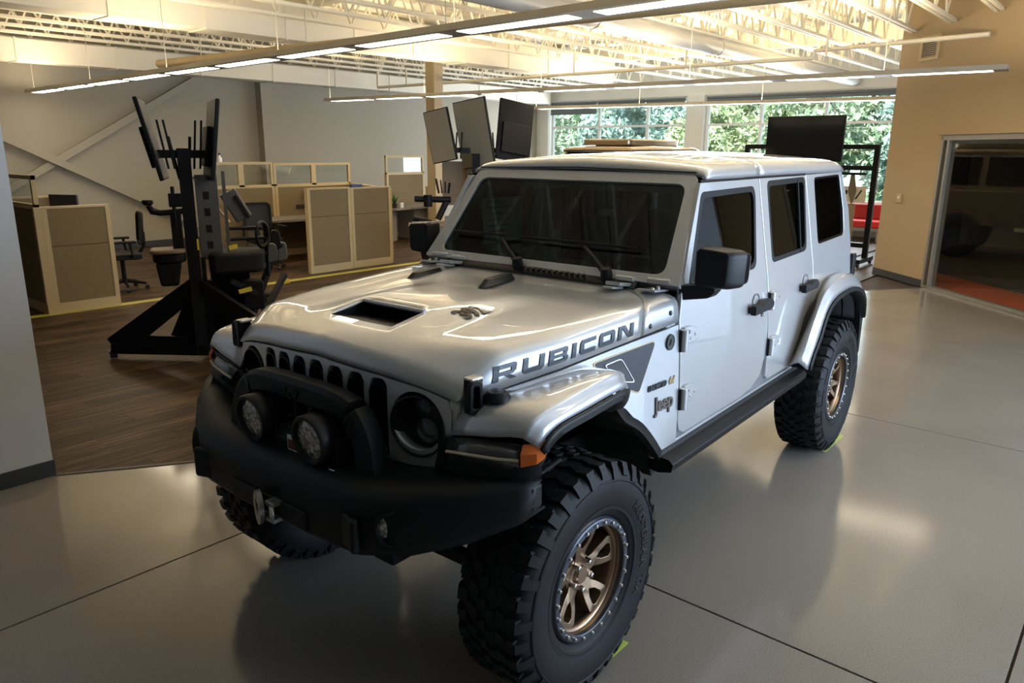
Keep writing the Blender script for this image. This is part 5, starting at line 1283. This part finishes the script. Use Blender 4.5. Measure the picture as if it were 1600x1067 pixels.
for k in range(9):
    a = k*2.4; p1 = Vector((.10*math.cos(a), .10*math.sin(a), .22+.02*(k % 4))); w_ = Vector((-math.sin(a), math.cos(a), 0))*.025
    MB().add([(0, 0, .08), tuple(p1*.6+w_+Vector((0,0,.05))), tuple(p1+Vector((.02*math.cos(a), .02*math.sin(a), .02))), tuple(p1*.6-w_+Vector((0,0,.05)))], [(0,1,2,3)]).build('leaf', mat('leaf_green', (.06, .16, .04), rough=.5), pt, solid=.002)
cp = empty('cup', (-8.95, -10.38, .72)); tag(cp, 'white cup on the far cubicle desk', 'cup')
MB().lathe([(0, 0), (.035, 0), (.045, .13), (.041, .13), (.032, .01), (0, .01)], (0, 0, 0), n=16).build('cup_body', M_WFRAME, cp); MB().lathe([(.046, .125), (.046, .135), (0, .14)], (0, 0, 0), n=16).build('lid', M_PLAS, cp)
# ---- office chairs
def office_chair(loc, rz, label):
    r_ = empty('office_chair', loc, rz); tag(r_, label, 'chair', 'office chairs in the cubicles')
    MB().prism(round_poly([(-.24, -.24), (.24, -.24), (.25, .24), (-.25, .24)], .08), lambda u, v, d: (u, v, d), .44, .52).build('seat', M_BLKM, r_, bevel=.02)
    bk = ring_prism(MB(), rrect(-.24, .24, .62, 1.08, .09), rrect(-.205, .205, .655, 1.045, .07), lambda u, v, d: (u, .25 + d + .25*(u*u) * -1 + .06*(v-.6), v), 0, .03).build('back_frame', M_BLKM, r_)
    MB().prism(rrect(-.21, .21, .65, 1.05, .07), lambda u, v, d: (u, .262 + d + .06*(v-.6), v), 0, .006).build('back_mesh', mat('mesh_grey', (.03, .03, .032), rough=.8), r_)
    MB().tube([(0, .20, .47), (0, .30, .60), (0, .30, .80)], .025, n=8).build('back_post', M_BLKM, r_)
    for s in (-1, 1):
        MB().tube([(s*.24, .10, .48), (s*.31, .10, .52), (s*.31, .08, .68)], .018, n=8).build('arm_post', M_BLKM, r_); MB().bb(s*.31-.04, s*.31+.04, -.14, .16, .68, .71).build('arm_pad', M_BLKM, r_, bevel=.012)
    MB().tube([(0, 0, .12), (0, 0, .45)], .03, n=10).build('gas_lift', M_BLKM, r_)
    for k in range(5):
        a = k*2*PI/5; e = Vector((math.cos(a), math.sin(a), 0)); lg = MB().tube([(0, 0, .13), tuple(e*.28 + Vector((0, 0, .08)))], [.03, .018], n=8).build('base_leg', M_BLKM, r_)
        c_ = e*.29; t_2 = Vector((-e.y, e.x, 0)); MB().tube([tuple(c_ - t_2*.022 + Vector((0, 0, .03))), tuple(c_ + t_2*.022 + Vector((0, 0, .03)))], .03, n=12).build('caster', M_PLAS, lg)
    return r_
office_chair((-2.35, -8.75, 0), R(75), 'black office chair beside the left cubicle')
office_chair((-4.75, -9.0, 0), R(170), 'black mesh-back office chair at the cubicle behind the rig')
# ---- simulator rigs
M_GREYP = mat('grey_panel', (.12, .12, .12), rough=.4, metal=.5)
M_TAN2 = mat('tan_pad', (.20, .15, .10), rough=.6)
def tv_panel(root, name, c, w_, h, th, yaw, roll, back=False, m_face=None):
    """monitor: w along local y (depth), tilted; the lit face looks to +x"""
    M3 = Matrix.Rotation(yaw, 3, 'Z') @ Matrix.Rotation(roll, 3, 'Y')
    o = MB().box(c, (th, w_, h), M3).build(name, M_BLKP, root, bevel=.008)
    off = M3 @ Vector(((th/2+.0015) * (-1 if back else 1), 0, 0))
    MB().box(Vector(c)+off, (.003, w_-.03, h-.03), M3).build('screen', m_face or M_SCRG, o)
    off2 = M3 @ Vector(((th/2+.02) * (1 if back else -1), 0, -.06))
    MB().box(Vector(c)+off2, (.04, w_*.55, h*.5), M3).build('rear_cover', M_BLKP, o, bevel=.01)
    return o
def base_frame(root, a, b, top, zt=.72, extra=True):
    a = Vector(a); b = Vector(b); top = Vector(top)
    MB().bar(a, b, .09, .09).build('base_bar', M_BLKP, root, bevel=.006)
    for e in (a, b):
        MB().bar(e + Vector((0, 0, .05)), top, .07, .12).build('brace', M_BLKP, root, bevel=.005)
        d_ = Vector((top.x-e.x, top.y-e.y, 0)); nn_ = Vector((-d_.y, d_.x, 0)).normalized()
        def gus(u, v, w_, e=e, d_=d_, nn_=nn_): p = e + d_*u + nn_*w_; return (p.x, p.y, v)
        ring_prism(MB(), [(.05, e.z), (1.0, e.z), (1.0, zt-.02), (.93, zt-.02)], [(.42, e.z+.13), (.86, e.z+.13), (.86, e.z+.42)], gus, -.02, .02).build('gusset_plate', M_BLKP, root)
        cst = MB().tube([e + Vector((-.03, 0, -.05)), e + Vector((.03, 0, -.05))], .045, n=14).build('caster', M_PLAS, root); MB().bb(e.x-.04, e.x+.04, e.y-.03, e.y+.03, e.z-.05, e.z-.02).build('caster_fork', M_ALU, root)
r1 = empty('simulator_rig', (-1.28, -4.46, 0), math.atan2(.44, -.90)); tag(r1, 'black wheeled simulator rig with two raised monitors beside the hood', 'simulator', 'driving simulator rigs')
# local frame: x to the right in the photo, y away
base_frame(r1, (-.78, .36, .10), (.80, -.40, .10), (.0, .0, .74))
MB().bb(-.055, .055, -.05, .05, .06, 1.95).build('mast', M_BLKP, r1, bevel=.006)
MB().bb(.06, .10, -.04, .04, .1, .98).build('mast', M_BLKP, r1, bevel=.006)
MB().bar((0, .0, .10), (.30, 1.15, .10), .08, .08).build('rear_beam', M_BLKP, r1)
MB().bar((.25, 1.10, .10), (.86, .85, .10), .08, .08).build('rear_foot', M_BLKP, r1); MB().bar((.30, .90, .65), (.84, .80, .22), .05, .06).build('rear_brace', M_BLKP, r1)
MB().bb(.62, .92, .55, .95, .06, .34).build('pedal_box', mat('box_grey', (.05, .045, .04), rough=.6), r1, bevel=.01)
MB().bb(.07, .26, .0, .03, .95, 1.72).build('side_plate', M_GREYP, r1, bevel=.004)
for z in (1.05, 1.2, 1.35, 1.5): MB().bb(.13, .18, -.004, .0, z, z+.07).build('plate_slot', M_BLKM, r1)
MB().bb(.30, .33, .04, .07, .80, 1.75).build('side_post', M_GREYP, r1)
tv_panel(r1, 'monitor', (-.245, .02, 2.02), .60, .70, .035, R(-3), R(-12), m_face=M_SCRG)
tv_panel(r1, 'monitor', (.24, .02, 2.02), .60, .70, .035, R(5), R(8), back=False, m_face=M_SCRG)
MB().prism([(-.30, .14), (-.04, .72), (.12, .76), (.72, .14)], lambda u, v, d: (u, .06 + d - u*.45, v), 0, .02).build('skirt_plate', M_BLKP, r1)
MB().bar((-.22, 0, 1.90), (.20, 0, 1.90), .06, .07).build('monitor_bar', M_BLKP, r1)
for x, t in ((-.16, -8), (-.11, -8), (.10, 6), (.15, 6)):
    MB().box((x, -.03, 1.98), (.018, .03, .42), Matrix.Rotation(R(t), 3, 'Y')).build('monitor_arm', M_BLKP, r1)
for x in (-.05, .03): MB().tube([(x, 0, 1.68), (x*2.2, 0, 2.05)], .014, n=6).build('strut', M_BLKP, r1)
MB().tube([(.06, 0, 1.70), (.34, .1, 1.28)], .010, n=6).build('cable_stay', M_CABLE, r1)
mb = MB().tube([(-.05, -.02, 1.40), (-.24, -.04, 1.39), (-.30, -.04, 1.40), (-.325, -.04, 1.46)], .026, n=10); mb.lathe([(0, .03), (.045, .025), (.05, 0), (.03, -.02)], (-.33, -.04, 1.48), n=12); mb.build('joystick_arm', M_BLKP, r1)
MB().tube([(-.12, -.04, 1.25), (-.12, -.04, 1.62)], .016, n=8).build('lever', M_BLKP, r1); MB().bb(-.16, -.05, -.06, .0, 1.44, 1.56).build('control_box', M_BLKP, r1, bevel=.008)
MB().prism(round_poly([(-.36, -.16), (-.06, -.16), (-.06, .14), (-.36, .14)], .10), lambda u, v, d: (u, v, d), 1.03, 1.07).build('seat_pad', M_TAN2, r1, bevel=.02)
MB().prism(round_poly([(-.34, -.14), (-.06, -.14), (-.06, .12), (-.34, .12)], .10), lambda u, v, d: (u, v, d), .95, 1.03).build('seat_pan', M_BLKP, r1, bevel=.02)
MB().prism([(-.29, .74), (-.14, .74), (-.10, .95), (-.32, .95)], lambda u, v, d: (u, d, v), -.12, .08).build('motor_box', M_BLKP, r1, bevel=.02)
MB().prism(round_poly([(.12, -.15), (.62, -.10), (.66, .30), (.14, .35)], .12), lambda u, v, d: (u, v, d), .82, 1.02).build('saddle', M_BLKM, r1, bevel=.05, seg=3)
MB().box((.42, .30, 1.42), (.16, .06, .30), Matrix.Rotation(R(-28), 3, 'Y')).build('display_pod', M_GREYP, r1, bevel=.015); MB().box((.47, .27, 1.41), (.03, .05, .24), Matrix.Rotation(R(-28), 3, 'Y')).build('pod_screen', M_SCREEN, r1)
for (a, b, r_) in (((.3, .1, 1.12), (.66, .15, 1.12), .018), ((.3, .1, 1.22), (.62, .12, 1.22), .016), ((.66, .15, .75), (.66, .15, 1.25), .02), ((.52, .05, .90), (.80, .1, 1.05), .022), ((.12, 0, .6), (.7, .5, .5), .03)):
    MB().tube([a, b], r_, n=8).build('control_rod', M_BLKP, r1)
sw2 = MB().tube([(.62 + .12*math.cos(t)*.5, .05 + .12*math.cos(t)*.8, 1.16 + .12*math.sin(t)) for t in np.linspace(0, 2*PI, 20)[:-1]], .016, n=8, closed=True); sw2.build('yoke_wheel', M_BLKP, r1)
for k, (x, y, z) in enumerate(((.74, .1, 1.1), (.80, .12, .98), (.70, .05, .98))): MB().prism(round_poly([(-.05, -.09), (.05, -.07), (.04, .09), (-.03, .10)], .03), lambda u, v, d: (x+u, y+d, z+v), -.03, .03).build('grip', M_GREYP if k else M_BLKP, r1, bevel=.01)
for (x, y, z, w_) in ((.35, -.02, 1.06, .08), (.42, -.1, .66, .12), (.86, .5, .62, .07)): MB().box((x, y, z), (w_, .01, .04), Matrix.Rotation(R(-12), 3, 'Y')).build('yellow_tag', M_YEL, r1)
MB().bb(.04, .055, -.052, -.05, 1.05, 1.15).build('yellow_sticker', M_YEL, r1)
MB().bb(.14, .50, .25, .70, .30, .80).build('motor_housing', M_BLKP, r1, bevel=.02)
MB().bb(.40, .60, .0, .25, .45, .72).build('gear_box', M_BLKP, r1, bevel=.02)
MB().bb(-.16, -.07, -.05, .10, .95, 1.40).build('side_arm', M_BLKP, r1, bevel=.01)
for (a, b) in (((.45, .1, .30), (.70, .3, .85)), ((.30, -.05, .75), (.62, .05, .55)), ((.62, .2, .4), (.85, .5, .7))): MB().bar(a, b, .05, .05).build('link_bar', M_BLKP, r1)
# second rig behind the windshield
r2 = empty('simulator_rig', (-6.64, -5.96, 0), math.atan2(.688, -.726)); tag(r2, 'black simulator rig with three tilted monitors behind the windshield pillar', 'simulator', 'driving simulator rigs')
base_frame(r2, (-.95, -.45, .10), (.75, .30, .10), (-.10, 0, .74))
MB().bb(-.06, .06, -.05, .05, .06, 1.9).build('mast', M_BLKP, r2)
def tv_front(c, w_, h, yaw, roll, pitch, m_face, back=False):
    M3 = Matrix.Rotation(yaw, 3, 'Z') @ Matrix.Rotation(roll, 3, 'Y') @ Matrix.Rotation(pitch, 3, 'X')
    o = MB().box(c, (w_, .05, h), M3).build('monitor', M_BLKP, r2, bevel=.012)
    MB().box(Vector(c) + M3 @ Vector((0, -.0265, 0)), (w_-.03, .003, h-.03), M3).build('screen' if not back else 'rear_shell', m_face, o)
    if back: MB().box(Vector(c) + M3 @ Vector((0, -.045, -.12)), (w_*.8, .04, h*.5), M3).build('rear_cover', M_BLKP, o, bevel=.01)
M_SCRL = mat('screen_matte_light', (.30, .285, .235), rough=.4)
tv_front((-.54, -.05, 2.16), .46, .78, R(-38), R(-10), R(5), M_SCRL); tv_front((-.02, .1, 2.20), .62, 1.02, R(-40), R(-8), R(5), M_SCRL); tv_front((.62, .2, 2.24), .62, .92, R(25), R(9), R(-6), M_BLKM, back=True)
MB().bar((-.5, .12, 1.95), (.6, .25, 1.95), .06, .08).build('monitor_bar', M_BLKP, r2)
for x in (-.30, -.22, .28, .36): MB().box((x, .10, 2.02), (.022, .03, .40), Matrix.Rotation(R(4 if x < 0 else -4), 3, 'Y')).build('monitor_arm', M_BLKP, r2)
MB().bb(-.52, .10, .25, .30, 1.1, 1.78).build('backboard', mat('board_brown', (.22, .165, .11), rough=.6), r2, bevel=.005)
for (a, b, r_) in (((-.95, -.1, 1.22), (-.40, .0, 1.20), .05), ((-.75, -.1, 1.10), (-.75, -.1, 1.28), .07), ((-.60, -.05, .9), (-.45, 0, 1.2), .05), ((-.98, -.1, .92), (-.70, -.1, .86), .04)): MB().tube([a, b], r_, n=10).build('control_rod', M_BLKP, r2)
MB().prism(round_poly([(-.80, -.25), (-.35, -.25), (-.35, .2), (-.80, .2)], .10), lambda u, v, d: (u, v, d), .62, .86).build('saddle', M_TAN2, r2, bevel=.05, seg=3)
MB().prism(round_poly([(-.76, -.22), (-.36, -.22), (-.36, .18), (-.76, .18)], .10), lambda u, v, d: (u, v, d), .30, .62).build('saddle_base', M_BLKP, r2, bevel=.03)
MB().box((-.98, -.05, .80), (.16, .05, .05), Matrix.Rotation(R(20), 3, 'Y')).build('yellow_grip', mat('grip_tan', (.5, .36, .12), rough=.6), r2)
for k in range(4): MB().bar((-.58+.05*k, .0, 1.30), (-.62+.07*k, -.02, 1.52-.02*k), .03, .02).build('cable_finger', M_BLKM, r2)
# ---- TV on its frame at the far right
ts = empty('display_frame', (-12.25, -2.88, 0)); tag(ts, 'tall black display frame on casters by the far windows', 'frame')
for y in (-1.17, 1.18):
    MB().bb(-.04, .04, y-.045, y+.045, .10, 2.10).build('upright', M_BLKP, ts, bevel=.004)
    MB().bar((-.40, y, .10), (.40, y, .10), .08, .07).build('foot', M_BLKP, ts)
    for x in (-.36, .36): MB().tube([(x, y-.02, .045), (x, y+.02, .045)], .045, n=12).build('caster', M_PLAS, ts)
for z in (2.06, 1.70, .35): MB().bb(-.035, .035, -1.13, 1.14, z-.04, z+.04).build('cross_rail', M_BLKP, ts)
MB().bb(-.01, -.004, .42, 1.13, .40, 1.66).build('clear_board', M_GLASSC, ts)
MB().tube([(.05, .50, 1.60), (.05, 1.06, 1.60)], .022, n=8).build('hanging_rod', M_BLKP, ts)
MB().bb(.01, .03, .62, .92, .35, 1.08).build('kraft_sheet', mat('kraft_brown', (.30, .22, .14), rough=.8), ts)
ps = MB().bb(.02, .026, .62, 1.08, 1.10, 1.38).build('paper_sign', mat('paper_cream', (.66, .60, .48), rough=.8), ts)
for (y, z, w_, h, sl) in ((.68, 1.24, .035, .07, 0), (.73, 1.24, .035, .07, 0), (.90, 1.16, .03, .16, .09)): MB().prism([(y, z), (y+w_, z), (y+w_+sl, z+h), (y+sl, z+h)], lambda u, v, d: (d, u, v), .0262, .0275).build('sign_mark', M_BLKM, ps)
MB().prism([(.80, 1.60), (.86, 1.60), (.92, 1.3), (.86, 1.05), (.78, 1.3)], lambda u, v, d: (d, u, v), .03, .05).build('hanging_cloth', mat('cloth_olive', (.16, .13, .08), rough=.9), ts)
tv = empty('television', (-12.15, -2.95, 1.80)); tag(tv, 'large black flat television mounted on the display frame', 'television')
MB().bb(-.03, .03, -.70, .70, 0, .80).build('tv_housing', M_BLKP, tv, bevel=.01); MB().bb(.030, .033, -.68, .68, .02, .78).build('tv_screen', M_SCREEN, tv); MB().bb(-.09, -.03, -.3, .3, .1, .5).build('tv_mount', M_BLKP, tv)
# ---- red bench under the window
bn = empty('lounge_bench', (-16.55, -3.6, 0)); tag(bn, 'red upholstered bench under the right end of the far window', 'bench')
MB().bb(-.35, .30, -1.1, 1.1, .30, .46).build('seat_cushion', M_REDU, bn, bevel=.03); MB().bb(-.40, -.25, -1.1, 1.1, .46, .80).build('back_cushion', mat('red_dark', (.32, .012, .014), rough=.6), bn, bevel=.03)
MB().bb(-.38, .30, -1.08, 1.08, .22, .30).build('bench_frame', M_ALU, bn)
for y in (-1.0, 1.0):
    for x in (-.33, .26): MB().bb(x-.025, x+.025, y-.025, y+.025, 0, .22).build('bench_leg', M_ALU, bn)
# ---- second vehicle parked behind
V2 = empty('parked_vehicle', (-9.3, -5.35, 0), R(0)); tag(V2, 'bronze off-road vehicle parked behind the silver one, only its hard top showing', 'car')
M_P2 = mat('bronze_paint', (.26, .19, .11), rough=.28, metal=.6, coat=1.0)
MB().prism(round_poly([(2.2, .62), (2.25, 1.05), (1.0, 1.22), (.75, 1.30), (-2.1, 1.28), (-2.15, .62)], .08), lambda u, v, d: (u, d, v), -.80, .80).build('body', M_P2, V2, bevel=.05, seg=3)
for s in (-1, 1):
    ring_prism(MB(), [(.62, 1.28), (.22, 2.0), (-2.05, 2.0), (-2.1, 1.28)], [(.45, 1.36), (.15, 1.92), (-1.95, 1.92), (-1.98, 1.36)], lambda u, v, d: (u, s*(.78 - (v-1.28)*.12 - d), v), 0, .05, c=(-.9, 1.64)).build('side_frame', M_P2, V2, bevel=.01)
    MB().prism([(.42, 1.38), (.14, 1.90), (-1.93, 1.90), (-1.96, 1.38)], lambda u, v, d: (u, s*(.76 - (v-1.28)*.12 - d), v), 0, .004).build('side_glass', M_PRIV, V2)
    for x in (-.35, -1.15): MB().bar((x, s*.775, 1.32), (x, s*.70, 1.96), .10, .05, up=(0, 1, 0)).build('pillar', M_P2, V2)
    for x in (1.45, -1.45):
        tr_ = MB().lathe([(.22, .12), (.30, .15), (.40, .13), (.43, .08), (.43, -.08), (.40, -.13), (.30, -.15), (.22, -.12)], (x, s*.72, .43), (0, s, 0), n=32).build('tire', M_RUBBER, V2); MB().lathe([(.22, .11), (.18, .06), (.05, .05), (0, .05)], (x, s*.72, .43), (0, s, 0), n=20).build('rim', M_RING, tr_)
MB().prism([(-.70, 1.34), (.70, 1.34), (.64, 1.94), (-.64, 1.94)], lambda u, v, d: (.58 - (v-1.34)*.55 - d, u, v), 0, .006).build('windshield_glass', M_PRIV, V2)
rows = []
for x, zc in ((.30, 1.985), (.24, 2.02), (.05, 2.045), (-.5, 2.06), (-1.7, 2.06), (-2.0, 2.04), (-2.12, 1.99)):
    rows.append([(x, y, 1.97 + (zc-1.97)*k) for y, k in ((-.72, 0), (-.71, .4), (-.66, .75), (-.5, .92), (0, 1), (.5, .92), (.66, .75), (.71, .4), (.72, 0))])
h2 = MB().grid(rows).build('hard_top', M_P2, V2, solid=.03, sharp=50); 
MB().prism(round_poly([(.05, -.5), (-1.75, -.5), (-1.75, .5), (.05, .5)], .15), lambda u, v, d: (u, v, d), 2.05, 2.16).build('roof_rack_tray', M_P2, h2, bevel=.03, seg=3)
# ---- room behind the glass
sc_ = empty('wall_screen', (-16.9, 2.2, 1.25)); tag(sc_, 'dark presentation screen seen through the glass wall', 'screen'); MB().bb(-.03, .03, -.9, .9, 0, 1.0).build('screen_housing', M_BLKP, sc_, bevel=.008); MB().bb(.03, .034, -.87, .87, .03, .97).build('screen', M_SCREEN, sc_)
tb = empty('meeting_table', (-13.6, 2.0, 0)); tag(tb, 'meeting table inside the glazed room', 'table')
MB().prism(round_poly([(-1.2, -.55), (1.2, -.55), (1.2, .55), (-1.2, .55)], .1), lambda u, v, d: (u, v, d), .71, .75).build('table_top', mat('table_white', (.5, .5, .48), rough=.4), tb)
for x in (-.95, .95):
    for y in (-.4, .4): MB().bb(x-.03, x+.03, y-.03, y+.03, 0, .71).build('table_leg', M_ALU, tb)
# ---- outside: ground and trees
struct(MB().bb(-45, -17.5, -34, 16, -.50, -.36), 'ground', mat('grass_ground', (.10, .16, .05), rough=.95, noise=(2, .3)))
def leaf_mat(name, col):
    mt = mat(name, col, rough=.55, noise=(1.2, .35)); return mt
M_LEAF = [leaf_mat('foliage_light', (.44, .54, .32)), leaf_mat('foliage_mid', (.33, .45, .31)), leaf_mat('foliage_blue', (.28, .41, .36))]
def foliage_mesh(seed, n, rx, rz):
    rg = np.random.RandomState(seed); nc = 46
    u = rg.normal(size=(nc, 3)); u /= np.linalg.norm(u, axis=1)[:, None]; cen = u*np.array([rx, rx, rz])*rg.uniform(.35, .95, (nc, 1)) + np.array([0, 0, rz+.2])
    k = rg.randint(0, nc, n); p = cen[k] + np.clip(rg.normal(size=(n, 3)), -1.5, 1.5)*np.array([.22, .22, .18])*rx*.75
    a = rg.normal(size=(n, 3)); a /= np.linalg.norm(a, axis=1)[:, None]; b = np.cross(a, rg.normal(size=(n, 3))); b /= np.linalg.norm(b, axis=1)[:, None]
    s_ = rg.uniform(.05, .11, (n, 1)); vs = np.stack([p - a*s_*1.6, p + b*s_*.6, p + a*s_*1.6, p - b*s_*.6], 1).reshape(-1, 3)
    me = bpy.data.meshes.new('foliage'); me.vertices.add(4*n); me.vertices.foreach_set('co', vs.ravel()); me.loops.add(4*n); me.loops.foreach_set('vertex_index', np.arange(4*n)); me.polygons.add(n); me.polygons.foreach_set('loop_start', np.arange(n)*4); me.update(calc_edges=True); me.validate()
    return me
FM = [foliage_mesh(3+k, 7000, 1.5, 2.3) for k in range(3)]
for k, me in enumerate(FM): me.materials.append(M_LEAF[k])
tk = MB().tube([(0, 0, -.4), (.05, 0, 1.2), (0, .05, 3.0)], [.16, .12, .06], n=8).mesh('trunk'); tk.materials.append(mat('bark', (.09, .06, .04), rough=.9))
rg = random.Random(5); i = 0
for row, (x, dy) in enumerate(((-21.5, 3.3), (-26.5, 4.4))):
    y = -19.5 + row*1.1
    while y < 1.0:
        r_ = empty('garden_tree', (x + rg.uniform(-.5, .5), y, -.35), rg.uniform(0, 6)); tag(r_, 'dense sunlit green tree outside the far windows', 'tree', 'trees outside the far windows')
        f_ = bpy.data.objects.new('foliage', FM[i % 3]); COL.objects.link(f_); f_.parent = r_; sc2 = rg.uniform(.95, 1.1)*(1.4 if row else 1.0); f_.scale = (sc2, sc2, sc2)
        t2 = bpy.data.objects.new('trunk', tk); COL.objects.link(t2); t2.parent = r_
        i += 1; y += dy
